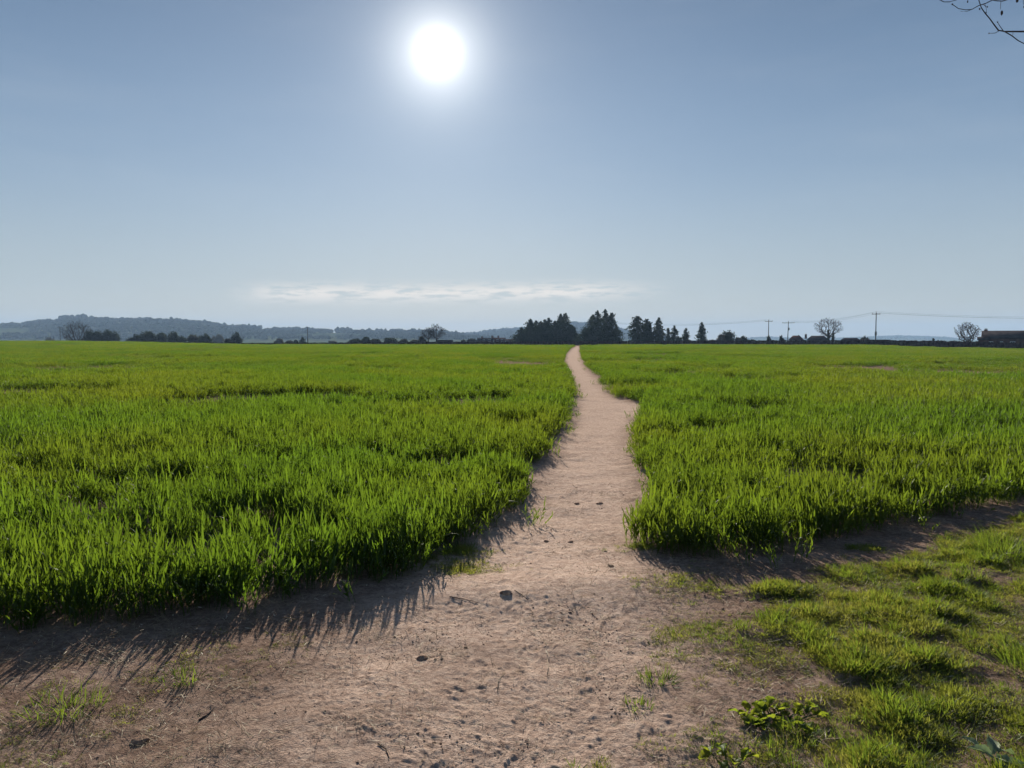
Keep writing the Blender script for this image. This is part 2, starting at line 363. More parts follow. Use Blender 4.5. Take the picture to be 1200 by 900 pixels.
# ------------------------------------------------------------------ scattering by geometry nodes (only for crops, grass and woods nobody could count)
def scatter(name, pts, vid, rot, scl, protos, label, cat):
    me = bpy.data.meshes.new(name); me.vertices.add(len(pts)); me.vertices.foreach_set('co', np.asarray(pts, np.float32).ravel())
    me.attributes.new('vid', 'INT', 'POINT').data.foreach_set('value', np.asarray(vid, np.int32))
    me.attributes.new('rot', 'FLOAT_VECTOR', 'POINT').data.foreach_set('vector', np.asarray(rot, np.float32).ravel())
    me.attributes.new('scl', 'FLOAT_VECTOR', 'POINT').data.foreach_set('vector', np.asarray(scl, np.float32).ravel())
    o = tag(link(name, me), label, cat, None, 'stuff')
    pc = bpy.data.collections.new(name + '_kinds')
    for k, pm in enumerate(protos): pc.objects.link(bpy.data.objects.new('%s_kind_%02d' % (name, k), pm))
    g = bpy.data.node_groups.new(name + '_scatter', 'GeometryNodeTree')
    g.interface.new_socket('Geometry', in_out='INPUT', socket_type='NodeSocketGeometry'); g.interface.new_socket('Geometry', in_out='OUTPUT', socket_type='NodeSocketGeometry')
    t = NT(g); gi = t.new('NodeGroupInput'); go = t.new('NodeGroupOutput')
    ci = t.new('GeometryNodeCollectionInfo'); ci.inputs[0].default_value = pc; ci.inputs['Separate Children'].default_value = True; ci.inputs['Reset Children'].default_value = True
    iop = t.new('GeometryNodeInstanceOnPoints'); iop.inputs['Pick Instance'].default_value = True
    def na(nm, dt):
        q = t.new('GeometryNodeInputNamedAttribute', data_type=dt); q.inputs[0].default_value = nm; return [s for s in q.outputs if s.enabled][0]
    t.l.new(gi.outputs[0], iop.inputs['Points']); t.l.new(ci.outputs[0], iop.inputs['Instance'])
    t.l.new(na('vid', 'INT'), iop.inputs['Instance Index']); t.l.new(na('scl', 'FLOAT_VECTOR'), iop.inputs['Scale'])
    e2r = t.new('FunctionNodeEulerToRotation'); t.l.new(na('rot', 'FLOAT_VECTOR'), e2r.inputs[0]); t.l.new(e2r.outputs[0], iop.inputs['Rotation'])
    t.l.new(iop.outputs[0], go.inputs[0])
    md = o.modifiers.new('scatter', 'NODES'); md.node_group = g
    return o

def blades(rng, base, az, th0, kap, L, W, twist, n=5, tipdroop=1.4):
    """curved tapering leaves as strips; every argument an array with one value per leaf"""
    N = len(L); t = np.linspace(0, 1, n); P = np.zeros((N, n, 3)); P[:, 0] = base
    th = th0[:, None] + kap[:, None] * t[None] ** tipdroop
    for k in range(1, n):
        a = (th[:, k] + th[:, k - 1]) / 2; ds = L / (n - 1)
        P[:, k] = P[:, k - 1] + np.stack([np.sin(a) * np.sin(az), np.sin(a) * np.cos(az), np.cos(a)], -1) * ds[:, None]
    tan = np.stack([np.sin(th) * np.sin(az)[:, None], np.sin(th) * np.cos(az)[:, None], np.cos(th)], -1)
    sd = np.stack([np.cos(az), -np.sin(az), 0 * az], -1)[:, None, :] + 0 * tan
    up = np.cross(sd, tan); tw = (twist[:, None] * t[None])[..., None]
    sd = sd * np.cos(tw) + up * np.sin(tw)
    wd = (np.minimum(1, .45 + 2.2 * t) * (1 - t ** 2.2) * .5)[None, :, None] * W[:, None, None]
    wd[:, -1] = 0
    VV = np.stack([P - sd * wd, P + sd * wd], 2).reshape(N, 2 * n, 3)
    q = np.array([[2 * k, 2 * k + 1, 2 * k + 3, 2 * k + 2] for k in range(n - 1)])
    FF = (q[None] + (np.arange(N) * 2 * n)[:, None, None]).reshape(-1, 4)
    return VV.reshape(-1, 3), FF
def join(parts):
    V = []; F = []; n = 0
    for v, f in parts: V.append(v); F.append(f + n); n += len(v)
    return np.concatenate(V), np.concatenate(F)
def wheat_proto(name, seed, nt, rad, nl, seg, wmul=1.0, hvar=.17):
    rng = np.random.default_rng(seed)
    a = rng.uniform(0, 2 * np.pi, nt); r = rad * np.sqrt(rng.uniform(0, 1, nt)); bx, by = r * np.cos(a), r * np.sin(a)
    lean = rng.normal(0, .10, (nt, 2)) + np.stack([bx, by], 1) / max(rad, .03) * .10 * min(1, .03 / rad * 1.5)
    hs = 1 + rng.normal(0, hvar, nt)
    parts = []
    # tillers
    L = .255 * hs; az = np.arctan2(lean[:, 0], lean[:, 1]); th = np.hypot(lean[:, 0], lean[:, 1])
    if seg > 3: parts.append(blades(rng, np.stack([bx, by, 0 * bx], 1), az, th, 0 * th, L * 1.1, np.full(nt, .006 * wmul), rng.uniform(-1, 1, nt), 3))
    T = np.repeat(np.arange(nt), nl); k = np.tile(np.arange(nl), nt); N = len(T)
    f = (k + 1) / nl
    zb = L[T] * (.18 + .82 * f); base = np.stack([bx[T] + np.sin(th[T]) * np.sin(az[T]) * zb, by[T] + np.sin(th[T]) * np.cos(az[T]) * zb, zb * np.cos(th[T])], 1)
    laz = rng.uniform(0, 2 * np.pi, nt)[T] + k * 2.6 + rng.normal(0, .4, N)
    th0 = rng.uniform(.05, .46, N) * (1.25 - .5 * f); kap = np.abs(rng.normal(.25, .35, N)) + (rng.uniform(0, 1, N) < .12) * rng.uniform(.8, 1.7, N)
    LL = rng.uniform(.075, .145, N) * hs[T]; WW = rng.uniform(.0095, .016, N) * wmul
    parts.append(blades(rng, base, laz, th0, kap, LL, WW, rng.normal(0, .9, N), seg))
    v, ff = join(parts)
    return mesh_np(name, v, ff, M['wheat'], True)
P_NEAR = [wheat_proto('wheat_plant', 100 + k, 5, .045, 4, 6) for k in range(10)]
P_MID = [wheat_proto('wheat_clump', 200 + k, 26, .22, 3, 4, 1.25) for k in range(8)]
P_FAR = [wheat_proto('wheat_patch', 300 + k, 120, .85, 2, 3, 2.4, .18) for k in range(6)]
rng = np.random.default_rng(5)
# hollows where the crop stands low: (pixel column, pixel row, half width m, half depth m, remaining height)
HOLL = [(75, 457, 1.7, 1.5, .35), (10, 455, .9, 1.2, .4), (272, 464, 1.5, 1.5, .25), (215, 470, .8, .9, .5), (375, 461, 1.0, 1.2, .55), (480, 471, 1.1, 1.1, .4), (560, 466, .9, 1.2, .45),
        (600, 494, .5, .6, .5), (660, 548, .3, .4, .5), (215, 631, .35, .22, .3), (300, 570, .5, .3, .45), (100, 590, .5, .35, .5), (345, 620, .3, .2, .5),
        (1010, 431, 3.2, 3.6, .4), (1090, 433, 2.6, 3.0, .45), (870, 443, 1.2, 1.8, .4), (785, 437, 1.4, 2.2, .5), (885, 476, .9, 1.0, .5), (1180, 436, 3, 3, .5),
        (960, 548, .5, .35, .45), (1075, 560, .8, .3, .4), (1140, 500, .7, .6, .55), (850, 500, .6, .5, .55), (330, 427, 3, 4, .5), (120, 430, 4, 4, .5), (610, 425, 2, 4, .5), (740, 449, 1., 1.3, .5)]
HW = [(*gp(a, b, .16), c, d, e) for a, b, c, d, e in HOLL]
def crop_h(x, y):
    r = np.hypot(x, y)
    h = 1 + .45 * fbm(x / .9, y / .55, 81, 3) + .75 * fbm(x / .24, y / .21, 83, 2) + .22 * fbm(x / 3.5, y / 2.2, 85, 2) + .25 * fbm(x / 14, y / 7, 87, 2) * sstep(15, 60, r)
    h *= 1 - .5 * sstep(.14, .30, fbm(x / 1.1, y / .8, 91, 3)) * (1 - .3 * sstep(20, 60, r))
    h *= 1 - .75 * sstep(25, 45, r) * sstep(.10, .20, fbm(x / 2.6, y / 2.4, 97, 3)) * (1 - .4 * sstep(90, 200, r))
    h *= 1 - .55 * sstep(28, 60, r) * sstep(.06, .22, fbm(x / 7, y / 9, 99, 3))
    for hx, hy, a, b, k in HW:
        e = ((x - hx) / (1.15 * a)) ** 2 + ((y - hy) / (1.3 * b)) ** 2 + .9 * fbm(x / .5, y / .5, 95, 2)
        h *= 1 - (1 - k * (.1 + 1.1 * float(sstep(24, 38, np.hypot(hx, hy))))) * (1 - sstep(.55, 1.15, e))
    return np.clip(h, .16, 1.35)
def pts_in(area, dens, r0, r1, margin=.80):
    """random points in the view sector between two distances"""
    wm = margin * r1 + 3; n = int(dens * 2 * wm * (r1 - r0) + 1)
    y = rng.uniform(r0, r1, n); k = rng.uniform(0, 1, n) < (margin * y + 3) / wm; y = y[k]
    return rng.uniform(-1, 1, len(y)) * (margin * y + 3), y
allp = []
def crop_pts(dens, r0, r1, base, nvar, smin, edge_lo, edge_hi, near=False):
    x, y = pts_in(None, dens, r0, r1)
    sL = sdist(LCROP, x, y); sR = sdist(RCROP, x, y); s = np.maximum(sL, sR)
    rg = .34 * fbm(x / .45, y / .45, 101, 3) + .25 * fbm(x / 1.6, y / 1.6, 105, 2)
    s = s + rg * (np.minimum(1, 30 / y))
    ok = (s > edge_lo) & (s < edge_hi)
    if near:                                              # thin, trodden fringe
        ok &= rng.uniform(0, 1, len(x)) < .25 + .75 * sstep(-.02, .16, s)
        loose = (s > -.28) & (s <= edge_lo) & (rng.uniform(0, 1, len(x)) < .03); ok |= loose
    x, y, s = x[ok], y[ok], s[ok]
    h = .78 * crop_h(x, y) * (.62 + .38 * sstep(-.05, .22, s))
    keep = rng.uniform(0, 1, len(x)) < np.clip(1.5 * h / .78 - .36, 0.02, 1); x, y, s, h = x[keep], y[keep], s[keep], h[keep]
    n = len(x); z = H(x, y, y.max() < 90) - .004
    sx = rng.uniform(.85, 1.15, n) * smin
    tilt = .05 + .16 * (1 - sstep(0, .4, s)) * near
    rot = np.stack([rng.normal(0, 1, n) * tilt, rng.normal(0, 1, n) * tilt, rng.uniform(0, 2 * np.pi, n)], 1)
    allp.append((np.stack([x, y, z], 1), base + rng.integers(0, nvar, n), rot, np.stack([sx, sx, h * rng.uniform(.82, 1.14, n)], 1)))
BIG = 1e9
crop_pts(145, 3.0, 17, 0, 10, 1.0, 0, BIG, True)
crop_pts(90, 17, 30, 0, 10, 1.15, 0, BIG, True)
crop_pts(60, 3.0, 13, 0, 10, 1.0, .02, .55, True)
crop_pts(26, 30, 110, 0, 10, 1.5, 0, .55, True)
crop_pts(9, 30, 80, 10, 8, 1.0, .25, BIG)
crop_pts(6.5, 80, 120, 10, 8, 1.1, .25, BIG)
crop_pts(3.2, 120, 255, 10, 8, 1.3, .25, 2.2)
crop_pts(1.15, 120, 255, 18, 6, 1.0, .9, BIG)
cat_ = lambda k: np.concatenate([q[k] for q in allp])
print('wheat instances', len(cat_(1)))
scatter('wheat_crop', cat_(0), cat_(1), cat_(2), cat_(3), P_NEAR + P_MID + P_FAR, 'young green wheat growing either side of the bare path', 'wheat')

# ------------------------------------------------------------------ verge grass, dead stalks
def tuft_proto(name, seed, n, rad, L, W, mat, th=(.15, .95), seg=4, kap=(.2, .9)):
    rg = np.random.default_rng(seed); a = rg.uniform(0, 2 * np.pi, n); r = rad * np.sqrt(rg.uniform(0, 1, n))
    b = np.stack([r * np.cos(a), r * np.sin(a), 0 * r], 1); az = np.pi / 2 - a + rg.normal(0, .8, n)
    v, f = blades(rg, b, az, rg.uniform(*th, n), rg.uniform(*kap, n), rg.uniform(*L, n), rg.uniform(*W, n), rg.normal(0, .7, n), seg)
    return mesh_np(name, v, f, mat, True)
G_P = [tuft_proto('grass_clump', 400 + k, 34, .05, (.018, .054), (.002, .0042), M['grass']) for k in range(10)] + \
      [tuft_proto('grass_clump', 420 + k, 26, .04, (.05, .10), (.003, .0055), M['tuft'], (.1, .8)) for k in range(4)]
def grass_dens(x, y):
    sv = sdist(VERGE, x, y) + .8 * fbm(x / .45, y / .4, 111, 3)
    d = sstep(-.05, .5, sv) * (.62 + .38 * sstep(-.10, .06, fbm(x / .27, y / .22, 127, 2) + .5 * fbm(x / .2, y / .17, 115, 3))) * (1 - .75 * sstep(.13, .2, fbm(x / .6, y / .4, 117, 3)))
    for px, py, s, k in ((820, 690, .28, .35), (835, 745, .3, .5), (905, 770, .3, .6), (700, 770, .05, .1), (885, 765, .22, .6), (800, 775, .12, .3), (250, 775, .28, .17), (330, 755, .18, .2), (60, 845, .35, .2), (150, 800, .30, .1),
                         (880, 893, .25, .5), (960, 870, .3, .5), (700, 905, .1, .3), (20, 885, .2, .35), (470, 655, .30, .8), (545, 665, .20, .8), (530, 645, .2, .8), (762, 640, .16, .8)):
        c = gp(px, py); d = np.maximum(d, k * np.exp(-(((x - c[0]) / s) ** 2 + ((y - c[1]) / s * 1.2) ** 2)))
    return d
x = rng.uniform(-4, 7.5, 260000); y = rng.uniform(2.2, 8.5, 260000)
d = grass_dens(x, y); sw = np.maximum(sdist(LCROP, x, y), sdist(RCROP, x, y))
k = (rng.uniform(0, 1, len(x)) < d * .62) & (sw < .1) & (np.abs(x) < 1.0 * y + .5); x, y, d = x[k], y[k], d[k]
n = len(x); hg = (.42 + 1.7 * np.clip(fbm(x / .27, y / .22, 127, 2) + .05, 0, .4)) * (.5 + .5 * sstep(0, .7, d)); bigs = rng.uniform(0, 1, n) < .04 + .14 * sstep(.1, .25, fbm(x / .6, y / .6, 125, 2))
print('grass', n)
scatter('verge_grass', np.stack([x, y, H(x, y) - .003], 1), np.where(bigs, 10 + rng.integers(0, 4, n), rng.integers(0, 10, n)),
        np.stack([rng.normal(0, .18, n), rng.normal(0, .18, n), rng.uniform(0, 6.28, n)], 1), np.stack([hg ** .5 * 1.1, hg ** .5 * 1.1, hg], 1), G_P,
        'short tufty grass on the right of the path', 'grass')
def dry_proto(name, seed, n):
    rg = np.random.default_rng(seed); b = np.concatenate([rg.normal(0, .05, (n, 2)), rg.uniform(.002, .012, (n, 1))], 1)
    v, f = blades(rg, b, rg.uniform(0, 6.28, n), rg.uniform(1.15, 1.62, n), rg.normal(0, .35, n), rg.uniform(.02, .09, n), rg.uniform(.0012, .0034, n), rg.normal(0, .9, n), 4)
    return mesh_np(name, v, f, M['dry'], True)
D_P = [dry_proto('dead_stalks', 500 + k, 10) for k in range(8)]
def fleck_proto(name, seed, n):
    rg = np.random.default_rng(seed); b = np.concatenate([rg.normal(0, .04, (n, 2)), rg.uniform(.003, .012, (n, 1))], 1)
    v, f = blades(rg, b, rg.uniform(0, 6.28, n), rg.uniform(1.0, 1.5, n), rg.normal(0, .5, n), rg.uniform(.010, .028, n), rg.uniform(.0025, .006, n), rg.normal(0, .9, n), 4)
    return mesh_np(name, v, f, M['husk'], True)
D_P += [fleck_proto('husks', 520 + k, 3) for k in range(3)]
x = rng.uniform(-4.5, 5, 60000); y = rng.uniform(2.2, 9, 60000)
left = np.exp(-((600 + FPX * x / y - 130) / 260) ** 2)
dd = np.clip(.05 + .14 * (y < 5.5) + .75 * left * (y < 4.8) + .34 * (sdist(VERGE, x, y) > -.8) + .45 * sstep(.08, .25, fbm(x / .5, y / .4, 131, 3)), 0, 1) * (.25 + .75 * sstep(-.1, .2, fbm(x / .14, y / .12, 135, 2)))
k = (rng.uniform(0, 1, len(x)) < dd * .42) & (np.abs(x) < y + .5) & (np.maximum(sdist(LCROP, x, y), sdist(RCROP, x, y)) < .15); x, y = x[k], y[k]; n = len(x)
s_ = rng.uniform(.6, 1.3, n); vd = np.where(rng.uniform(0, 1, n) < .16, rng.integers(8, 11, n), rng.integers(0, 8, n)); print('dry', n)
scatter('dead_grass_litter', np.stack([x, y, H(x, y)], 1), vd, np.stack([rng.normal(0, .1, n), rng.normal(0, .1, n), rng.uniform(0, 6.28, n)], 1), np.stack([s_] * 3, 1), D_P,
        'dead straw and grass bits strewn over the bare soil', 'litter')
def lump(seed, r=1.0, sq=.6, sub_=2):
    import bmesh
    bm = bmesh.new(); bmesh.ops.create_icosphere(bm, subdivisions=sub_, radius=r)
    v = np.array([q.co[:] for q in bm.verts]); f = np.array([[q.index for q in p.verts] for p in bm.faces]); bm.free()
    nn = fbm(v[:, 0] / r * 1.3 + seed * 7, v[:, 1] / r * 1.3 + v[:, 2] / r * .9, seed, 3); v = v * (1 + 1.1 * nn)[:, None]; v[:, 2] *= sq
    return v, f
C_P = [mesh_np('crumb', *lump(600 + k, .5, .5, 1), M['clod'], False) for k in range(6)]
x = rng.uniform(-4.5, 5, 150000); y = rng.uniform(2.2, 9, 150000)
k = (np.abs(x) < .85 * y) & (np.maximum(sdist(LCROP, x, y), sdist(RCROP, x, y)) < .1) & (rng.uniform(0, 1, len(x)) < .04 + .42 * sstep(.0, .25, fbm(x / .4, y / .3, 141, 3))); x, y = x[k], y[k]; n = len(x)
s_ = .0030 * np.exp(rng.normal(0, .5, n)) + .0015
scatter('soil_crumbs', np.stack([x, y, H(x, y)], 1), rng.integers(0, 6, n), np.stack([rng.normal(0, .4, n), rng.normal(0, .4, n), rng.uniform(0, 6.28, n)], 1), np.stack([s_ * 1.3] * 3, 1) * rng.uniform(.7, 1.4, (n, 3)), C_P,
        'small crumbs of dry earth lying on the path', 'soil crumbs')

# ------------------------------------------------------------------ countable things near by
def gz(x, y): return float(H(np.array([x]), np.array([y]))[0])
for q, (px, py, rad, n, L, lab) in enumerate([
        (770, 800, .085, 130, (.03, .085), 'dark green grass tuft alone on the bare path'),
        (748, 832, .06, 60, (.025, .06), 'smaller sparse grass tuft just below the dark tuft on the path'),
        (1003, 790, .12, 260, (.06, .13), 'domed dark grass tuft in the middle of the verge'),
        (1178, 655, .20, 420, (.12, .24), 'big bright grass tuft at the back of the verge by the right edge'),
        (78, 832, .15, 170, (.05, .12), 'flattened green grass tuft among dead litter in the lower left corner'),
        (212, 797, .10, 90, (.04, .09), 'thin grass tuft beside the shadow of the left crop'),
        (1215, 800, .14, 260, (.10, .20), 'tall bright grass tuft cut off by the right edge, low in the photo'),
        (905, 735, .09, 150, (.05, .11), 'grass tuft at the left end of the verge')]):
    g = gp(px, py); rg = np.random.default_rng(700 + q)
    o = link('grass_tuft', tuft_proto('grass_tuft', 720 + q, n, rad, L, (.0028, .0055), M['tuft'], (.1, 1.15), 5))
    o.location = (g[0], g[1], gz(*g) - .004); tag(o, lab, 'grass tuft', 'grass tufts')

def leaf_mesh(name, seed, L, W, mat, lobes=5, cup=.25):
    rg = np.random.default_rng(seed); n = 13; t = np.linspace(0, 1, n)
    wv = W / 2 * np.sin(np.pi * np.clip(t * .93 + .07, 0, 1)) ** .8 * (1 + .22 * np.cos(2 * np.pi * lobes * t + 1)) ; wv[-1] = .0005
    V = []; 
    for s in (-1, -.5, 0, .5, 1):
        zz = cup * W * s * s + .06 * L * np.sin(7 * t + 3 * s + rg.uniform(0, 6)) * abs(s) + .25 * L * t * (1 - t) * 1.4 - .22 * L * t * t
        V.append(np.stack([s * wv, L * t - .05 * L * abs(s) * np.cos(2 * np.pi * lobes * t), zz], 1))
    V = np.concatenate(V); F = np.array([[a * n + i, (a + 1) * n + i, (a + 1) * n + i + 1, a * n + i + 1] for a in range(4) for i in range(n - 1)])
    return mesh_np(name, V, F, mat, True)
def weed(px, py, seed, n, spread, L, W, mat, lab, wide=1.0, hgt=.06, lobes=5):
    g = gp(px, py); rg = np.random.default_rng(seed)
    root = empty('leafy_weed', (g[0], g[1], gz(*g)), lab, 'weed', 'broad leaved weeds')
    lm = [leaf_mesh('leaf', seed + k, rg.uniform(*L), rg.uniform(*W), mat, lobes) for k in range(4)]
    for k in range(n):
        a = rg.uniform(0, 2 * np.pi); r = spread * math.sqrt(rg.uniform(0.02, 1)); bx, by = r * math.cos(a) * wide, r * math.sin(a); h = rg.uniform(.35, 1) * hgt
        mb = MB(); mb.tube([(bx * .5, by * .5, -.004), (bx * .8, by * .8, h * .7), (bx, by, h)], [.0022, .0018, .0014], 5)
        mb.build('stalk', M['wheat_stem'], root, True)
        o = link('leaf', lm[k % 4], root); o.location = (bx, by, h)
        o.rotation_euler = (rg.uniform(-.25, .75), rg.uniform(-.45, .45), math.atan2(by, bx * .6) - math.pi / 2 + rg.normal(0, .7))
    return root
weed(912, 846, 800, 46, .10, (.035, .06), (.03, .05), M['weed'], 'crinkled yellow green weed on the bare soil at the edge of the verge', 1.7, .034)
weed(855, 898, 820, 9, .05, (.04, .06), (.035, .05), M['weed'], 'low dark weed cut off by the bottom edge left of the verge', 2.0, .035)
weed(1165, 905, 840, 8, .05, (.07, .11), (.03, .05), M['paleweed'], 'pale grey green thistle like weed at the bottom right corner', 1.0, .06, 7)

def rock(name, px, py, s, sq, seed, mat, lab, cat, group=None):
    g = gp(px, py); v, f = lump(seed, s, sq, 3)
    o = link(name, mesh_np(name, v, f, mat, True)); o.location = (g[0], g[1], gz(*g) + s * sq * .1); tag(o, lab, cat, group)
rock('stone', 593, 702, .031, .62, 900, M['rock'], 'dark rounded stone lying on the bare path, nearest the left crop corner', 'stone')
for px, py, s, sd, lab in ((640, 631, .02, 1, 'small dark clod on the path, left of a flatter one'), (669, 632, .024, 2, 'flat dark clod in the middle of the path, right of a smaller one'),
                           (716, 667, .022, 3, 'clod on the right of the path below the right crop corner'), (164, 866, .03, 4, 'dark crumbly clod among dead litter in the lower left'),
                           (495, 771, .026, 6, 'long low clod on the soil left of the path centre'), (703, 584, .03, 5, 'dark clod far up the path between the crops'), (676, 584, .022, 7, 'small clod left of the dark one far up the path')):
    rock('clod', px, py, s, .45, 910 + sd, M['clod'], lab, 'clod', 'clods of earth')
def stalk(name, pix, r, mat, lab, cat, lift=.004):
    P = []
    for i, (px, py) in enumerate(pix):
        g = gp(px, py); P.append((g[0], g[1], gz(*g) + lift))
    mb = MB(); mb.tube(P, [.62 * r * (1 - .5 * i / len(P)) for i in range(len(P))], 6); o = mb.build(name, mat, None, True)
    tag(o, lab, cat, 'stray stalks and twigs')
stalk('straw_stem', [(583, 812), (584, 800), (592, 789)], .003, M['dry'], 'bent pale straw stem on the bare soil in the foreground', 'straw')
stalk('straw_stem', [(641, 793), (643, 782), (641, 772)], .0022, M['dry'], 'short pale straw standing right of the bent straw stem', 'straw')
stalk('twig', [(527, 706), (545, 709), (560, 711)], .004, M['twig'], 'thin dark twig on the soil left of the rounded stone', 'twig')
stalk('twig', [(603, 700), (611, 704), (619, 709)], .0035, M['twig'], 'thin twig on the soil right of the rounded stone', 'twig')
stalk('twig', [(443, 874), (452, 880), (456, 892)], .004, M['twig'], 'curved dark twig near the bottom edge', 'twig')
stalk('twig', [(233, 842), (243, 836), (251, 828)], .006, M['twig'], 'thick short stick among litter in the lower left', 'twig')
stalk('twig', [(887, 707), (897, 705), (908, 702)], .005, M['twig'], 'dark stick lying at the left tip of the verge', 'twig')

# ------------------------------------------------------------------ hills, far woods, haze
def mat_hill():
    m = bpy.data.materials.new('hill_pasture'); m.use_nodes = True; t = NT(m.node_tree); p = t.n['Principled BSDF']
    pos = t.new('ShaderNodeNewGeometry').outputs['Position']
    vo = t.new('ShaderNodeTexVoronoi'); vo.inputs['Scale'].default_value = .0045; t.l.new(pos, vo.inputs['Vector'])
    c = t.mix(t.ramp(vo.outputs['Color'], (.2, .8, 0, 1)), (.04, .06, .022, 1), (.085, .10, .045, 1))
    t.l.new(c, p.inputs['Base Color']); p.inputs['Roughness'].default_value = 1; p.inputs['Specular IOR Level'].default_value = 0
    return m
M['hill'] = mat_hill()
TREE_UP = 9.0
hills = [
    (2300, [-260, -120, 0, 30, 60, 80, 100, 130, 200, 235, 262, 300, 335, 350, 390, 420, 500, 530, 556, 600], [386, 383, 381, 379, 376.5, 374, 373.5, 374.5, 375, 377, 381.5, 383, 385.5, 385.5, 387.2, 388, 388, 390, 393.5, 397.5], 700),
    (3300, [500, 540, 560, 575, 590, 610, 640, 670, 690, 710, 732, 745, 770, 800], [396, 392, 390, 388, 386, 385, 381, 378.5, 379, 382, 387, 390, 394, 397.5], 800),
    (5200, [840, 870, 890, 905, 930, 960, 990, 1020, 1050, 1085, 1110, 1125, 1150, 1220, 1300], [398, 396.6, 395.2, 395, 396, 396.4, 395.8, 394.6, 393.4, 394.2, 395.2, 397, 397.8, 397.2, 396.5], 900)]
wp = []
for hi, (D, hx, hy, dep) in enumerate(hills):
    px = np.linspace(hx[0], hx[-1], 260); s = np.linspace(-1, 1.2, 44)
    PX, S = np.meshgrid(px, s, indexing='ij')
    ridge = np.maximum(0, zat(np.interp(PX, hx, hy), D) - (6.5 if hi < 2 else 3))
    prof = np.where(S < 0, np.cos(np.minimum(1, -S) * np.pi / 2) ** 1.25, np.cos(np.minimum(1, S) * np.pi / 2) ** .8)
    Dd = D + S * dep; X = (PX - 600) / FPX * Dd; Z = -3 + (ridge + 3) * prof * (1 + .10 * fbm(X / 220, Dd / 220, 150 + hi, 3) * (np.abs(S) > .12))
    n0, n1 = PX.shape; i, j = np.meshgrid(np.arange(n0 - 1), np.arange(n1 - 1), indexing='ij')
    FF = np.stack([i * n1 + j, (i + 1) * n1 + j, (i + 1) * n1 + j + 1, i * n1 + j + 1], -1).reshape(-1, 4)
    o = link('hill', mesh_np('hill', np.stack([X, Dd, Z - .5], -1).reshape(-1, 3), FF, M['hill'], True)); tag(o, kind='structure')
    # woods on the hill
    n = (17000, 11000, 5000)[hi]; a = rng.uniform(0, n0 - 1.01, n); b = rng.uniform(0, n1 - 1, n) ; b[: n // 4] = rng.uniform(17, 23, n // 4)
    ia, ib = a.astype(int), np.minimum(b.astype(int), n1 - 2); fa_, fb = a - ia, b - ib
    def bil(A): return (A[ia, ib] * (1 - fa_) + A[ia + 1, ib] * fa_) * (1 - fb) + (A[ia, ib + 1] * (1 - fa_) + A[ia + 1, ib + 1] * fa_) * fb
    wx, wy, wz = bil(X), bil(Dd), bil(Z); wpx = bil(PX); ws = bil(S)
    row = HZ - (wz - EYE) / wy * FPX
    clear = ((wpx < 36) & (row > 385) & (row < 393)) | ((wpx > 345) & (wpx < 425) & (row > 391.8) & (row < 396) & (np.abs(ws) > .12)) | ((wpx > 280) & (wpx < 320) & (row > 386) & (row < 388))
    mask = (fbm(wx / 260, wy / 180, 160 + hi, 3) > -.30) | (np.abs(ws) < .07)
    gap = (wpx > 390) & (wpx < 396) | ((wpx < 70) & (vn(wpx / 4., wpx * 0, 3) > .55) & (np.abs(ws) < .08))
    k = mask & ~clear & ~gap & (wz > 1)
    sc_ = TREE_UP * rng.uniform(.6, 1.2, k.sum()) * np.where((np.abs(ws[k]) < .07) & (rng.uniform(0, 1, k.sum()) < .2), 1.4, 1) * (1 if hi < 2 else .7)
    tall = ((wpx[k] > 75) & (wpx[k] < 110) & (np.abs(ws[k]) < .08)) | ((wpx[k] > 396) & (wpx[k] < 412) & (np.abs(ws[k]) < .08)); sc_ = np.where(tall, sc_ * 1.35, sc_)
    wp.append((np.stack([wx, wy, wz - .6], 1)[k], sc_))
def canopy(name, seed):
    rg = np.random.default_rng(seed); V = []; F = []; n = 0
    for q in range(5):
        v, f = lump(seed * 3 + q, rg.uniform(.22, .36), rg.uniform(.8, 1.2), 1); v = v + [rg.normal(0, .2), rg.normal(0, .2), rg.uniform(.4, .78)]; V.append(v); F.append(f + n); n += len(v)
    v, f = np.array([[.04, 0, 0], [-.02, .035, 0], [-.02, -.035, 0], [0, 0, .7]]), np.array([[0, 1, 3], [1, 2, 3], [2, 0, 3]]); V.append(v); F.append(f + n)
    return mesh_np(name, np.concatenate(V), np.concatenate(F), M['wood_far'], False)
W_P = [canopy('far_tree', 1000 + k) for k in range(6)]
wpts = np.concatenate([q[0] for q in wp]); ws_ = np.concatenate([q[1] for q in wp]); n = len(wpts)
scatter('woodland', wpts, rng.integers(0, 6, n), np.stack([0 * ws_, 0 * ws_, rng.uniform(0, 6.28, n)], 1), np.stack([ws_ * .95, ws_ * .95, ws_], 1), W_P, 'hazy woods covering the far hills', 'woodland')

HAZE_D = 0.000175
mb = MB(); mb.box((-7000, -7000, -9), (7000, 7000, 135))
hz = mb.build('haze', None); tag(hz, kind='stuff'); hz['label'] = 'thin blue haze over the far country'; hz['category'] = 'haze'
m = bpy.data.materials.new('haze_air'); m.use_nodes = True; t = NT(m.node_tree)
for q in list(t.n): t.n.remove(q)
pv = t.new('ShaderNodeVolumePrincipled'); pv.inputs['Color'].default_value = (.44, .67, 1.0, 1); pv.inputs['Density'].default_value = HAZE_D; pv.inputs['Anisotropy'].default_value = 0.0
t.l.new(pv.outputs[0], t.new('ShaderNodeOutputMaterial').inputs['Volume']); hz.data.materials.append(m)

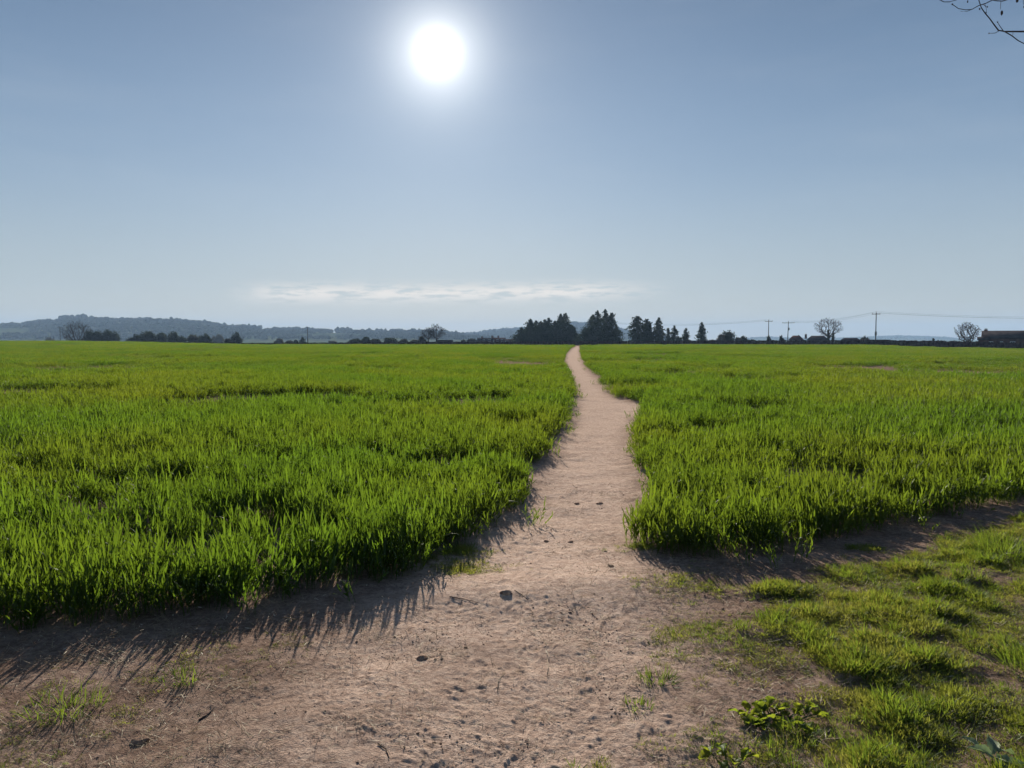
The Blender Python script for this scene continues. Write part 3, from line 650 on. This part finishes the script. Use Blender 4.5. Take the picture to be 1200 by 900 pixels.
# ------------------------------------------------------------------ field wall, poles, wires, houses
mb = MB(); rw = np.random.default_rng(31)
cum = np.concatenate([[0], np.cumsum(np.hypot(*np.diff(WALL, axis=0).T))]); s = 0.0
cb = MB()
while s < cum[-1] - 1:
    L = rw.uniform(.5, 1.0); p = np.array([np.interp(s, cum, WALL[:, k]) for k in (0, 1)]); q = np.array([np.interp(s + L, cum, WALL[:, k]) for k in (0, 1)])
    h = np.interp(s, cum, WALL_H) * rw.uniform(.93, 1.06); a = math.atan2(*(q - p)[::-1]); g = gz_ = float(H(np.array([p[0]]), np.array([p[1]]), False)[0])
    k = 0.0; nl = max(2, int(h / .24))
    for c in range(nl):
        w_ = rw.uniform(.20, .26); off = rw.uniform(-.1, .1)
        mb.box((p[0] + off + .006, p[1] - w_, g - .05 + (h + .05) * c / nl), (p[0] + off + L - .006, p[1] + w_, g - .05 + (h + .05) * (c + 1) / nl - .012), a, p)
    cb.box((p[0] + .01, p[1] - .17, g + h - .012), (p[0] + L - rw.uniform(.02, .1), p[1] + .17, g + h + rw.uniform(.08, .2)), a, p)
    s += L
wl = mb.build('stone_wall', M['stonewall']); tag(wl, 'long low dark stone wall along the far edge of the wheat field', 'wall')
cb.build('coping', M['stonewall'], wl)

def pole(px, ytop, ybase, D, lab, arm=1.6, lean=0.0, box=None, bandh=None):
    x, y = at(px, D); zt = zat(ytop, D); z0 = gz(x, y) - .3
    e = empty('utility_pole', (x, y, z0), lab, 'utility pole', 'utility poles beyond the field'); h = zt - z0
    mb = MB(); mb.tube([(0, 0, 0), (lean * h * .5, 0, h * .5), (lean * h, 0, h)], [.19, .165, .13], 8); mb.build('shaft', M['pole'], e, True)
    if arm:
        mb = MB(); mb.box((lean * h - arm, -.06, h - .62), (lean * h + arm, .06, h - .44)); mb.build('crossarm', M['pole'], e)
        for q in (-arm + .12, 0, arm - .12):
            mb = MB(); zb = h - .44 if q else h; mb.tube([(lean * h + q, 0, zb), (lean * h + q, 0, zb + .10), (lean * h + q, 0, zb + .16), (lean * h + q, 0, zb + .34)], [.03, .10, .07, .05], 8); mb.build('insulator', M['ceram'], e, True)
    if box:
        mb = MB(); mb.tube([(lean * h * .7 + .32, -.05, h * box), (lean * h * .7 + .32, -.05, h * box + .15), (lean * h * .7 + .32, -.05, h * box + 1.0), (lean * h * .7 + .32, -.05, h * box + 1.1)], [.22, .3, .3, .2], 10); mb.build('transformer', M['metal'], e, True)
    if bandh:
        mb = MB(); mb.tube([(lean * h * bandh, 0, h * bandh), (lean * h * bandh, 0, h * bandh + .1), (lean * h * bandh, 0, h * bandh + 1.3), (lean * h * bandh, 0, h * bandh + 1.4)], [.2, .36, .36, .2], 8); mb.build('climbing_guard', M['metal'], e, True)
    return np.array([x + lean * h, y, zt])
p1 = pole(71.5, 383, 400, 470, 'small dark pole with one crossarm left of the grey bare bush', 1.4)
p2 = pole(361, 383, 404, 380, 'plain thin pole without crossarm beside the small pointed conifer', 0)
p3 = pole(900, 375.2, 402, 330, 'pole with crossarm rising from a dark bush, left of the leaning pole', 1.6)
p4 = pole(922.5, 377, 400, 340, 'slightly leaning pole with wide crossarm and transformer beside a brown house', 2.6, .02, .62)
p5 = pole(1025.5, 366.4, 402, 270, 'tallest pole with crossarm and guard, standing clear of trees', 1.4, -.004, None, .30)
def wire(a, b, sag, off, lab):
    mb = MB(); P = []
    for k in range(25):
        t_ = k / 24; q = a * (1 - t_) + b * t_; P.append((q[0] + off, q[1], q[2] - sag * 4 * t_ * (1 - t_)))
    mb.tube(P, [.018] * 25, 5); o = mb.build('power_line', M['wire']); tag(o, lab, 'power line', 'overhead wires')
hid = np.array([*at(700, 335), zat(377.5, 335)]); beyond = np.array([*at(1420, 250), zat(368, 250)])
for k, (o_, h_) in enumerate(((-1.48, -.10), (0, .34), (1.48, -.10))):
    w3 = ('left crossarm end of', 'top of', 'right crossarm end of')[k]
    wire(hid + [0, 0, h_], p3 + [0, 0, h_], 1.6, o_, 'thin wire running left from the %s the pole in the dark bush' % w3)
    wire(p4 + [0, 0, h_], p5 + [0, 0, h_], 1.2, o_ * .86, 'faint wire from the leaning pole to the %s the tallest pole' % w3)
    wire(p5 + [0, 0, h_], beyond + [0, 0, h_], 1.6, o_ * .86, 'thin wire running right from the %s the tallest pole' % w3)

def house(x0, x1, ytop, yeave, D, dep, wallm, roofm, lab, chim=(), wins=(), hip=0.0, name='house', gable=False, group='farm buildings'):
    """ridge parallel to the view plane (or gable end to the viewer); measures given by where they show from the field"""
    c = at((x0 + x1) / 2, D); W = (x1 - x0) / FPX * D / 2; g = float(H(np.array([c[0]]), np.array([c[1]]), False)[0]) - .2
    e = empty(name, (c[0], c[1], g), lab, 'building', group, -math.atan2(c[0], c[1])); zr = zat(ytop, D) - g; ze = max(1.6, zat(yeave, D) - g); d = dep / 2
    mb = MB(); mb.box((-W, -d, 0), (W, d, ze))
    if gable: mb.add([(-W, -d, ze), (W, -d, ze), (0, -d, zr - .1), (-W, d, ze), (W, d, ze), (0, d, zr - .1)], [[0, 1, 2], [4, 3, 5], [0, 2, 5, 3], [1, 4, 5, 2]])
    elif hip == 0: mb.add([(-W, -d, ze), (-W, d, ze), (-W, 0, zr - .1), (W, -d, ze), (W, d, ze), (W, 0, zr - .1)], [[0, 2, 1], [3, 4, 5], [0, 3, 5, 2], [1, 2, 5, 4]])
    mb.build('wall', wallm, e)
    o_ = .3; mb = MB(); t_ = .14
    if gable:
        for s_ in (-1, 1):
            A = [(s_ * (W + o_), -d - o_, ze - .15), (s_ * (W + o_), d + o_, ze - .15), (0, d + o_, zr), (0, -d - o_, zr)]
            mb.add(A + [(q[0], q[1], q[2] + t_) for q in A], [[0, 1, 2, 3], [4, 5, 6, 7], [0, 1, 5, 4], [1, 2, 6, 5], [2, 3, 7, 6], [3, 0, 4, 7]])
    else:
        hh = hip * W
        A = [(-W - o_, -d - o_, ze - .1), (W + o_, -d - o_, ze - .1), (W + o_, d + o_, ze - .1), (-W - o_, d + o_, ze - .1), (-W - o_ * (hip == 0) + hh, 0, zr), (W + o_ * (hip == 0) - hh, 0, zr)]
        mb.add(A + [(q[0], q[1], q[2] + t_) for q in A], [[0, 1, 5, 4][::-1], [2, 3, 4, 5][::-1], [1, 2, 5], [3, 0, 4], [6, 7, 11, 10], [8, 9, 10, 11], [7, 8, 11], [9, 6, 10], [0, 1, 7, 6], [1, 2, 8, 7], [2, 3, 9, 8], [3, 0, 6, 9]])
    rf = mb.build('roof', roofm, e)
    for cx, ct, cw in chim:
        X = (cx - (x0 + x1) / 2) / FPX * D; zt = zat(ct, D) - g; w_ = cw
        mb = MB(); mb.box((X - w_, -w_ * .8, zr - 1.1), (X + w_, w_ * .8, zt - .35)); mb.box((X - w_ - .08, -w_ * .8 - .08, zt - .347), (X + w_ + .08, w_ * .8 + .08, zt - .2))
        for q in (-.45, .45): mb.tube([(X + q * w_, 0, zt - .2), (X + q * w_, 0, zt + .15)], [.13, .10], 8)
        mb.build('chimney', M['brick'], rf)
    for wx, wz, ww, wh in wins:
        X = (wx - (x0 + x1) / 2) / FPX * D
        mb = MB(); y_ = -d - .03
        for lo, hi in (((X - ww, y_, wz), (X - ww + .09, -d + .02, wz + wh)), ((X + ww - .09, y_, wz), (X + ww, -d + .02, wz + wh)), ((X - ww + .09, y_, wz), (X + ww - .09, -d + .02, wz + .09)), ((X - ww + .09, y_, wz + wh - .09), (X + ww - .09, -d + .02, wz + wh)), ((X - .03, y_ + .004, wz + .09), (X + .03, -d + .02, wz + wh - .09))):
            mb.box(lo, hi)
        fr = mb.build('window', M['frame'], e)
        mb = MB(); mb.box((X - ww + .09, -d - .012, wz + .09), (X - .03, -d + .01, wz + wh - .09)); mb.box((X + .03, -d - .012, wz + .09), (X + ww - .09, -d + .01, wz + wh - .09)); mb.build('pane', M['glass'], fr)
    return e
house(1157.5, 1240, 388, 396.3, 215, 5.5, M['brick'], M['slate'], 'dark brick farmhouse with one chimney by the right edge', [(1160.5, 385.2, .42)], [(1166, .8, .6, 1.1), (1188, .8, .6, 1.1), (1177, .8, .35, 1.1), (1213, .8, .6, 1.1)], name='farmhouse')
house(1146.5, 1157, 395.2, 398, 213, 5, M['brick'], M['slate'], 'low lean to shed against the left end of the dark farmhouse', name='shed')
house(925, 940, 393.6, 398, 330, 5, M['brick'], M['tile'], 'brown hipped roof house just right of the leaning pole', hip=.5, wins=[(929.5, 1.1, .5, 1.0), (936, 1.1, .5, 1.0)], chim=[(935, 393, .3)])
house(946, 969, 393.8, 398.5, 320, 5, M['brick'], M['slate'], 'wide dark roofed house left of the ivied bare tree', hip=.4, chim=[(944.6, 391.6, .42)], wins=[(952, .9, .5, 1.0), (960, .9, .5, 1.0)])
house(986, 1006, 396.4, 399.4, 300, 3.5, M['brick'], M['slate'], 'low dark roof between the ivied bare tree and the tallest pole', hip=.3, name='barn')
house(1009, 1040, 398.4, 400.2, 285, 3, M['stonewall'], M['slate'], 'very low long shed at the foot of the tallest pole', name='shed')
house(560, 578, 396.3, 399.6, 430, 4.5, M['brick'], M['slate'], 'brick farmhouse with the chimney furthest left, left of the conifer wood', [(565, 394.2, .5), (577, 393.2, .6)], [(573.5, 1.1, .7, 1.1), (567, 1.1, .6, 1.1)], name='farmhouse')
house(579, 592, 396, 399.4, 436, 4.5, M['brick'], M['tile'], 'middle farmhouse with a single stack left of the conifer wood', [(584, 393.4, .5)], [(583, 1.2, .7, 1.1), (588, 1.2, .5, 1.1)], name='farmhouse')
house(592.5, 606, 397.6, 400, 428, 3.6, M['brick'], M['tile'], 'pale windowed farm wing touching the conifer wood', [], [(594, .9, .6, 1.0), (601, .9, .6, 1.0)], name='farm_wing')
house(547, 560, 398.4, 400.6, 425, 3.6, M['stonewall'], M['slate'], 'low outbuilding at the left end of the farm', hip=.35, name='outbuilding')
house(512, 530, 401, 402, 300, 5, M['stonewall'], M['slate'], 'low shed roof under the pair of bare trees', [(530, 400, .25)], name='shed')

# ------------------------------------------------------------------ trees and bushes beyond the wall
def norm_mesh(V, W, Hh):
    return V
def cards(rg, P, size, mat, name, up=.3):
    """small leafy sprays: two crossed triangles pairs per point"""
    N = len(P); V = []; 
    d = rg.normal(0, 1, (N, 3)); d /= np.linalg.norm(d, axis=1)[:, None]; e = np.cross(d, rg.normal(0, 1, (N, 3))); e /= np.linalg.norm(e, axis=1)[:, None] + 1e-9
    s = size * rg.uniform(.6, 1.3, (N, 1))
    A = P - d * s; B = P + e * s * .45; C = P + d * s; E = P - e * s * .45
    V = np.stack([A, B, C, E], 1).reshape(-1, 3); F = np.arange(4 * N).reshape(-1, 4)
    return mesh_np(name, V, F, mat, False)
def conifer(px, w_, ytop, D, lab, shape='spire', seed=0, group='conifers behind the field', ragged=.25, skirt=.04):
    rg = np.random.default_rng(2000 + seed); x, y = at(px, D); g = gz(x, y) - .2; h = zat(ytop, D) - g; r = w_ / FPX * D / 2
    e = empty('conifer_tree', (x, y, g), lab, 'tree', group)
    mb = MB(); mb.tube([(0, 0, 0), (.1, 0, h * .5), (0, 0, h * .97)], [max(.18, h * .022), h * .013, .03], 7); mb.build('trunk', M['bark'], e, True)
    nb = int(90 + h * 6); P = []
    for b in range(nb):
        f = skirt + (1 - skirt) * (b + rg.uniform()) / nb
        pr = {'spire': (1 - f) ** .6, 'column': min(1, (1 - f) * 3) * (.55 + .45 * min(1, f * 5)), 'round': math.sqrt(max(0, 1 - (1.75 * f - .8) ** 2)), 'broad': (1 - f ** 2.2) * .98}[shape]
        L = r * max(.06, pr) * (1 + rg.normal(0, ragged)); a = rg.uniform(0, 6.283); n = max(4, int(L * 7))
        t_ = rg.uniform(.05, 1, n) ** .7
        q = np.stack([np.cos(a) * L * t_, np.sin(a) * L * t_, f * h + (.18 - .45 * t_) * L * t_ * .8], 1) + rg.normal(0, .18 + .05 * L, (n, 3)) * [1, 1, .7]
        P.append(q)
    P = np.concatenate(P); P = P[P[:, 2] > .1]
    tip = np.stack([rg.normal(0, .12, 14), rg.normal(0, .12, 14), h * rg.uniform(.93, 1.0, 14)], 1); P = np.concatenate([P, tip])
    link('crown', cards(rg, P, .42 if h > 8 else .34, M['conifer'], 'crown'), e)
    return e
def bush(px, w_, ytop, D, lab, mat='ever', seed=0, group='bushes beyond the field', name='bush', lobes=9, dens=1.15, stemh=0):
    rg = np.random.default_rng(3000 + seed); x, y = at(px, D); g = gz(x, y) - .2; h = zat(ytop, D) - g; r = w_ / FPX * D / 2 * 1.12
    e = empty(name, (x, y, g), lab, 'bush' if name == 'bush' else 'tree', group); P = []; mb = MB()
    z0 = stemh * h
    for k in range(lobes):
        a = rg.uniform(0, 6.283); rr = r * rg.uniform(.15, .75); lh = z0 + (h - z0) * (1 if k == 0 else rg.uniform(.5, .98)); lr = r * rg.uniform(.24, .52); cx = (rg.uniform(-.2, .2) if k == 0 else math.cos(a)) * rr * (1 if k else r * .3); cy = math.sin(a) * rr
        cx = max(-(r - lr), min(r - lr, cx)); hz_ = (lh - z0) / 2; cz = z0 + hz_
        n = int(dens * 190 * (lr * lr * hz_) ** .5) + 60
        d = rg.normal(0, 1, (n, 3)); d /= np.linalg.norm(d, axis=1)[:, None]; q = d * (rg.uniform(.25, 1, (n, 1)) ** .5) * (1 + .42 * rg.normal(0, .5, (n, 1)))
        P.append(q * [lr, lr, hz_] + [cx, cy, cz])
        mb.tube([(cx * .3, cy * .3, 0), (cx * .7, cy * .7, cz * .6), (cx, cy, cz + hz_ * .6)], [.14 + .01 * h, .09, .03], 5)
    P = np.concatenate(P); P = P[P[:, 2] > .05]; P = P[P[:, 2] < h]
    mb.build('stem' if name == 'bush' else 'trunk', M['bark'], e, True); link('foliage' if name == 'bush' else 'crown', cards(rg, P, .34, M[mat], 'crown'), e)
    return e
def bare(px, w_, ytop, D, lab, seed=0, group='bare trees beyond the field', ivy=0, bushy=False, twm='twig', ntar=420, fork=.30, low=.22):
    """limbs grown towards points spread through the crown, thick where many twigs join"""
    rg = np.random.default_rng(4000 + seed); x, y = at(px, D); g = gz(x, y) - .2; h = zat(ytop, D) - g; r = w_ / FPX * D / 2
    zc = h * (.62 if not bushy else .45); c = np.array([0, 0, zc])
    nodes = []; par = []
    def addn(p, q): nodes.append(np.asarray(p, float)); par.append(q); return len(nodes) - 1
    if bushy:
        addn((0, 0, 0), -1)
        for q in range(7): addn((rg.normal(0, r * .22), rg.normal(0, r * .22), h * rg.uniform(.08, .2)), 0)
    else:
        a = addn((0, 0, 0), -1)
        for f in (.08, .16, .24, fork, fork + .09, fork + .18): a = addn((rg.normal(0, .012) * h, rg.normal(0, .012) * h, f * h), a)
    T = []
    while len(T) < ntar:
        d = rg.normal(0, 1, 3); d /= np.linalg.norm(d); q = c + d * rg.uniform(.25, 1) ** .45 * np.array([r, r, h - zc]) * (1 + .16 * math.sin(5 * d[0] + seed) * math.cos(4 * d[2] + seed))
        if q[2] > h * (low if not bushy else .03) and q[2] < h: T.append(q)
    root_ = np.array([0, 0, h * (fork if not bushy else .05)]); T.sort(key=lambda q: np.linalg.norm((q - root_) / [r, r, h]) * rg.uniform(.75, 1.25))
    plen = [0.0] * len(nodes)
    for k in range(len(nodes)): plen[k] = 0 if par[k] < 0 else plen[par[k]] + np.linalg.norm(nodes[k] - nodes[par[k]])
    for q in T:
        N_ = np.array(nodes); d = np.linalg.norm(N_ - q, axis=1); cost = d + .42 * np.array(plen) + .25 * np.maximum(0, N_[:, 2] - q[2]) + (N_[:, 2] < h * (fork - .06)) * (0 if bushy else 9)
        b = int(np.argmin(cost)); m = max(1, int(d[b] / (h * .07))); p0 = nodes[b]; bend = rg.normal(0, .08, 3) * d[b] + np.array([0, 0, .06 * d[b]]); a = b
        for k in range(1, m + 1):
            f = k / m; a2 = addn(p0 * (1 - f) + q * f + bend * math.sin(math.pi * f), a); plen.append(plen[a] + np.linalg.norm(nodes[a2] - nodes[a])); a = a2
    cnt = np.zeros(len(nodes))
    isleaf = np.ones(len(nodes), bool)
    for k in range(len(nodes)):
        if par[k] >= 0: isleaf[par[k]] = False
    for k in range(len(nodes) - 1, 0, -1): cnt[k] += isleaf[k]; cnt[par[k]] += cnt[k]
    rad = .022 + h * .0027 * np.maximum(cnt, 1) ** .48
    e = empty('bare_bush' if bushy else 'bare_tree', (x, y, g), lab, 'bush' if bushy else 'tree', group); tb, cb_ = MB(), MB()
    for k in range(1, len(nodes)):
        (tb if cnt[k] > ntar * .10 else cb_).tube([nodes[par[k]], nodes[k]], [rad[k] * 1.05, rad[k] * .95], 6 if cnt[k] > 12 else 3)
    for k in np.nonzero(isleaf)[0]:                        # sprays of fine twigs
        d0 = nodes[k] - nodes[par[k]]; d0 = d0 / (np.linalg.norm(d0) + 1e-6)
        for q in range(5):
            d = d0 + rg.normal(0, .55, 3) + [0, 0, .15]; d /= np.linalg.norm(d); cb_.tube([nodes[k], nodes[k] + d * h * rg.uniform(.03, .075)], [.022, .013], 3)
    if tb.n: tb.build('trunk', M['bark'], e)
    cb_.build('crown', M[twm], e)
    if ivy:
        n = 380; zz = rg.uniform(.02, .55, n) * h; aa = rg.uniform(0, 6.28, n); rr = rg.uniform(.3, 1, n) * r * .15 * (1 - zz / h * .9)
        link('ivy', cards(rg, np.stack([rr * np.cos(aa), rr * np.sin(aa), zz], 1), .32, M['ever'], 'ivy'), e)
    return e
# far left
bush(59, 13, 395.3, 620, 'faint low bush left of the small crossarm pole', 'palescrub', 1)
bare(91, 34, 376, 400, 'grey bare twiggy bush, tallest growth at the far left', 2, 'bushes beyond the field', bushy=True, ntar=900)
bush(113, 20, 387, 395, 'dark dense bush touching the grey bare bush', 'ever', 3)
bush(130, 20, 385.6, 395, 'dark dense bush with a pointed right end, left of the pale gap', 'ever', 4)
bush(160, 18, 391.5, 380, 'low left shoulder of the dark thicket right of the pale gap', 'ever', 5)
bush(174, 20, 387.8, 378, 'highest dark bush of the thicket right of the pale gap', 'ever', 6)
bush(189, 17, 389.2, 384, 'right hand bush of the dark thicket, before a small notch', 'ever', 7)
bush(207, 20, 388.6, 375, 'ragged ivy dark bush next right of the thicket', 'ever', 8)
bush(228, 17, 392, 378, 'loose brownish bush between two ragged dark ones', 'scrub', 9)
bush(241, 13, 390.6, 372, 'small dark bush at the right end of the left row', 'ever', 10)
bush(257, 14, 391.5, 640, 'faint pale bush in the haze between the left row and the round tree', 'palescrub', 11)
bush(268, 9, 396, 350, 'thin scrub at the left foot of the round dark tree', 'scrub', 12)
bush(278, 15, 388.8, 350, 'round dark tree standing alone on the left field edge', 'ever', 13, name='round_tree', group='lone trees beyond the field', lobes=4)
bush(328, 12, 396.6, 420, 'small grey bush alone right of the round dark tree', 'palescrub', 14)
bush(340, 10, 399, 400, 'low scrub left of the small pointed conifer', 'scrub', 15)
bush(347.5, 6, 398, 400, 'small dark bush touching the small pointed conifer', 'ever', 16)
conifer(355, 8.5, 395.6, 395, 'small pointed conifer beside the plain thin pole', 'spire', 1, 'lone conifers beyond the field')
bush(390, 12, 399, 620, 'faint grey bush between the plain pole and the scrub row', 'palescrub', 17)
for px, w_, yt, mt, lab in ((416, 18, 396.8, 'ever', 'left end bush of the scrub row before the pair of bare trees'), (429, 10, 394.8, 'ever', 'highest dark bush near the left end of the scrub row'),
                            (440, 15, 397, 'scrub', 'brownish bush right of the highest one in the scrub row'), (456, 19, 395.8, 'ever', 'broad dark bush in the middle of the scrub row'),
                            (473, 14, 397, 'scrub', 'grey brown bush right of the broad one in the scrub row'), (485, 11, 398, 'palescrub', 'pale low bush of the scrub row'), (495, 11, 394, 'scrub', 'bush at the foot of the left bare tree of the pair')):
    bush(px, w_, yt, 345, lab, mt, 20 + px, group='scrub row beyond the field')
bare(502, 18, 384, 345, 'shorter bare tree, left one of the pair left of the farm', 30)
bare(512, 23, 380, 340, 'taller bare tree, right one of the pair left of the farm', 31)
bush(543, 6, 397.6, 420, 'little thin bush left of the low outbuilding', 'scrub', 32)
bush(553, 9, 396.6, 440, 'dark bush growing by the left farm chimney', 'ever', 33)
# conifer wood left of the path end
for k, (px, w_, yt, sh, lab) in enumerate([
        (611, 18, 384, 'broad', 'low sloping conifer at the left end of the left conifer wood'), (621.5, 18, 374, 'spire', 'first tall spire from the left end of the left conifer wood'),
        (628.5, 15, 376, 'spire', 'second spire from the left end of the left conifer wood'), (633.5, 15, 377, 'spire', 'short middle spire of the left conifer wood'),
        (638.5, 15, 375, 'spire', 'spire just left of the notch in the left conifer wood'), (643, 16, 373, 'spire', 'sharp spire on the edge of the notch in the left conifer wood'),
        (650, 17, 376.5, 'broad', 'rounded conifer filling the notch of the left conifer wood'), (656.8, 16, 368.2, 'spire', 'left twin of the two tallest spires in the left conifer wood'),
        (662.5, 17, 367.4, 'spire', 'right twin of the two tallest spires in the left conifer wood'), (669.5, 17, 381, 'spire', 'shorter conifer at the right end of the left conifer wood'),
        (616, 16, 387, 'broad', 'squat conifer at the front left of the left conifer wood'), (674, 9, 391, 'spire', 'small conifer beside the path end of the left conifer wood')]):
    conifer(px, w_ * 1.45, yt, 335 + (k * 7) % 20, lab, sh, 40 + k, 'conifers of the left wood')
for k, (px, w_, yt, sh, lab) in enumerate([
        (685.5, 17, 384.5, 'broad', 'low left flank conifer of the right conifer clump'), (694.5, 20, 369, 'spire', 'ragged left spire of the right conifer clump'),
        (700, 19, 364.6, 'spire', 'second spire of the right conifer clump, with a thin top'), (709, 18, 363.4, 'spire', 'tallest spire of the right conifer clump'),
        (717, 18, 367, 'spire', 'right hand spire of the right conifer clump'), (722, 12, 381, 'broad', 'short right flank conifer of the right conifer clump')]):
    conifer(px, w_ * 1.3, yt, 318 + (k * 7) % 14, lab, sh, 60 + k, 'conifers of the right clump', .42)
conifer(747, 18, 371, 310, 'broad rounded conifer right of the conifer clump', 'round', 70, 'conifers right of the clump', .3)
conifer(757, 13, 374.5, 314, 'dark conifer joined to the right side of the broad rounded one', 'round', 71, 'conifers right of the clump', .3)
conifer(761, 9, 379, 308, 'small conifer in the gap before the pointed one', 'broad', 76, 'conifers right of the clump', .3)
conifer(771.5, 19, 372.4, 310, 'wide pointed conifer right of the broad rounded one', 'spire', 72, 'conifers right of the clump')
conifer(782.5, 8, 385, 306, 'small conifer leaning on the right of the wide pointed one', 'spire', 73, 'conifers right of the clump')
conifer(790, 8.5, 382, 300, 'slim column conifer, first of three separate ones', 'column', 74, 'three separate conifers')
bush(795.5, 6, 395, 300, 'small bush between the slim column and the short cone', 'ever', 75)
conifer(803.5, 11.5, 385, 300, 'short cone conifer, middle of three separate ones', 'broad', 77, 'three separate conifers')
conifer(822, 14.5, 378.5, 298, 'neat tall cone conifer, last of three separate ones', 'spire', 78, 'three separate conifers', .15)
bush(835, 12, 398.2, 296, 'low dark hedge piece right of the neat tall cone', 'ever', 79)
bush(843, 11, 391, 300, 'pale twiggy bush at the left of the round headed tree', 'palescrub', 80)
bush(851, 18, 386.8, 302, 'round headed dark tree between the tall cone and the bush pole', 'ever', 81, 'lone trees beyond the field', 'round_tree', 6, .8)
bush(864, 9, 395.2, 300, 'low bush right of the round headed tree', 'scrub', 82)
bush(871, 9.5, 393, 300, 'small domed dark bush left of the pole bush', 'ever', 83)
bush(880, 13, 398, 298, 'lowest flat bush left of the pole bush', 'ever', 84)
bush(900.5, 7.5, 393.6, 328, 'dark bush round the foot of the crossarm pole', 'ever', 85, lobes=3)
bush(915, 9.5, 392.4, 335, 'pointed dark bush between the two close poles', 'ever', 86, lobes=3)
bare(970, 31, 372.8, 300, 'wide bare tree with an ivied trunk above the dark roofs', 90, ivy=1)
bush(975.8, 4, 390.8, 296, 'narrow dark ivy stump beside the ivied bare tree', 'ever', 91, lobes=3)
bush(1012.5, 10, 393.4, 290, 'small grey bush just left of the tallest pole', 'scrub', 92)
bare(1132.5, 27, 378, 200, 'pale bare spreading tree left of the dark farmhouse', 93, fork=.12, low=.08)
bush(1093.5, 3.5, 396.8, 220, 'tiny dark bush on the hedge left of the pale bare tree', 'ever', 94, lobes=3)
bush(1107, 28, 398.6, 222, 'long low hedge left of the pale bare tree', 'ever', 95, lobes=7, name='bush')

# ------------------------------------------------------------------ bare tree overhanging at the top right
def pt(px, py, D):
    d = ray(px, py); q = d * D / d[1]; return np.array([q[0], q[1], EYE + q[2]])
tx, ty = 5.2, 3.6
e = empty('overhanging_tree', (tx, ty, gz(tx, ty)), 'bare twigs hanging into the sky at the top right corner', 'tree'); off = np.array([tx, ty, gz(tx, ty)])
tb = MB(); tb.tube([np.array(q) for q in ((0, 0, -.2), (.05, .03, 1.4), (0, .1, 3.2), (.15, .05, 5.6), (.1, .2, 7.5))], [.22, .17, .14, .10, .05], 12); tb.build('trunk', M['bark'], e, True)
bb = MB()
L1 = [np.array((-.05, .1, 3.0)), pt(1460, 5, 4.0) - off, pt(1330, 28, 4.1) - off, pt(1230, 37, 4.1) - off, pt(1178, 37, 4.1) - off]
L2 = [np.array((.0, .1, 3.6)), pt(1440, -120, 3.9) - off, pt(1320, -70, 3.9) - off, pt(1240, -28, 3.9) - off, pt(1182, -1, 3.9) - off]
bb.tube(L1, [.05, .022, .010, .0052, .0036], 7); bb.tube(L2, [.05, .02, .010, .005, .003], 7)
bb.tube([np.array((.1, .05, 5.0)), np.array((1.2, .6, 6.4)), np.array((1.9, 1.2, 7.2))], [.07, .03, .01], 7); bb.tube([np.array((.1, .05, 4.4)), np.array((-.3, -1.3, 5.6)), np.array((-.5, -2.2, 6.4))], [.07, .03, .01], 7)
bb.build('branch', M['twig'], e, True)
tw = [([(1178, 37), (1170, 35.5), (1165, 29), (1160, 22), (1154, 15), (1150, 9), (1147, 0), (1146, -14)], 4.1, .0034), ([(1178, 37.4), (1186, 42), (1193, 47.5), (1200, 51), (1212, 54)], 4.1, .003),
      ([(1171, 36), (1166, 38.8), (1159, 39)], 4.08, .0018), ([(1176, 36.5), (1172, 31), (1169, 26)], 4.12, .002), ([(1187, 37), (1187, 40), (1186, 43)], 4.1, .0012),
      ([(1182, -1), (1175, 1.2), (1169, 1), (1163, 0), (1155, 4), (1147, 6.5), (1139, 11), (1132, 11.6), (1123, 10), (1116, 5)], 3.9, .0026), ([(1137, 11.8), (1133, 13.5), (1126, 13.2)], 3.88, .0014),
      ([(1240, -28), (1190, -32), (1140, -14), (1120, 0), (1113, 2.2), (1106, 2.2), (1100, -1)], 3.85, .0026),
      ([(1152, 5), (1155, 7.5), (1157, 8)], 3.9, .0013), ([(1173, 1), (1172.6, 6), (1172.4, 11)], 3.9, .0012), ([(1200, -10), (1199, 3), (1201, 8)], 3.95, .0013), ([(1134, -10), (1134.5, -2), (1134, 2)], 3.85, .0016), ([(1154, 4), (1156, 11), (1155.5, 15)], 3.9, .001), ([(1190, -8), (1192, 1)], 3.95, .002)]
tm = MB()
for pix, D, r in tw: tm.tube([pt(a, b, D + .05 * math.sin(a * .7)) - off for a, b in pix], [r * (1 - .45 * i / len(pix)) for i in range(len(pix))], 6)
tm.build('twigs', M['twig'], e, True)
for a, b, D, l, r in ((1174, 15, 3.9, .022, .0055), (1116, 5, 3.9, .008, .004), (1148, 10.5, 4.1, .010, .0035), (1157, 8, 3.9, .008, .003), (1169, 26, 4.12, .007, .0035), (1155.5, 15, 3.9, .01, .003), (1134, 2, 3.85, .01, .003), (1200, 8, 3.95, .012, .003), (1159, 39, 4.08, .007, .003), (1192, 1, 3.95, .014, .006)):
    p = pt(a, b, D) - off; bm_ = MB(); bm_.tube([p + (0, 0, l * .5), p + (0, 0, l * .2), p - (0, 0, l * .3), p - (.001, 0, l * .6)], [r * .3, r, r * .9, r * .15], 7); bm_.build('bud', M['twig'], e, True)
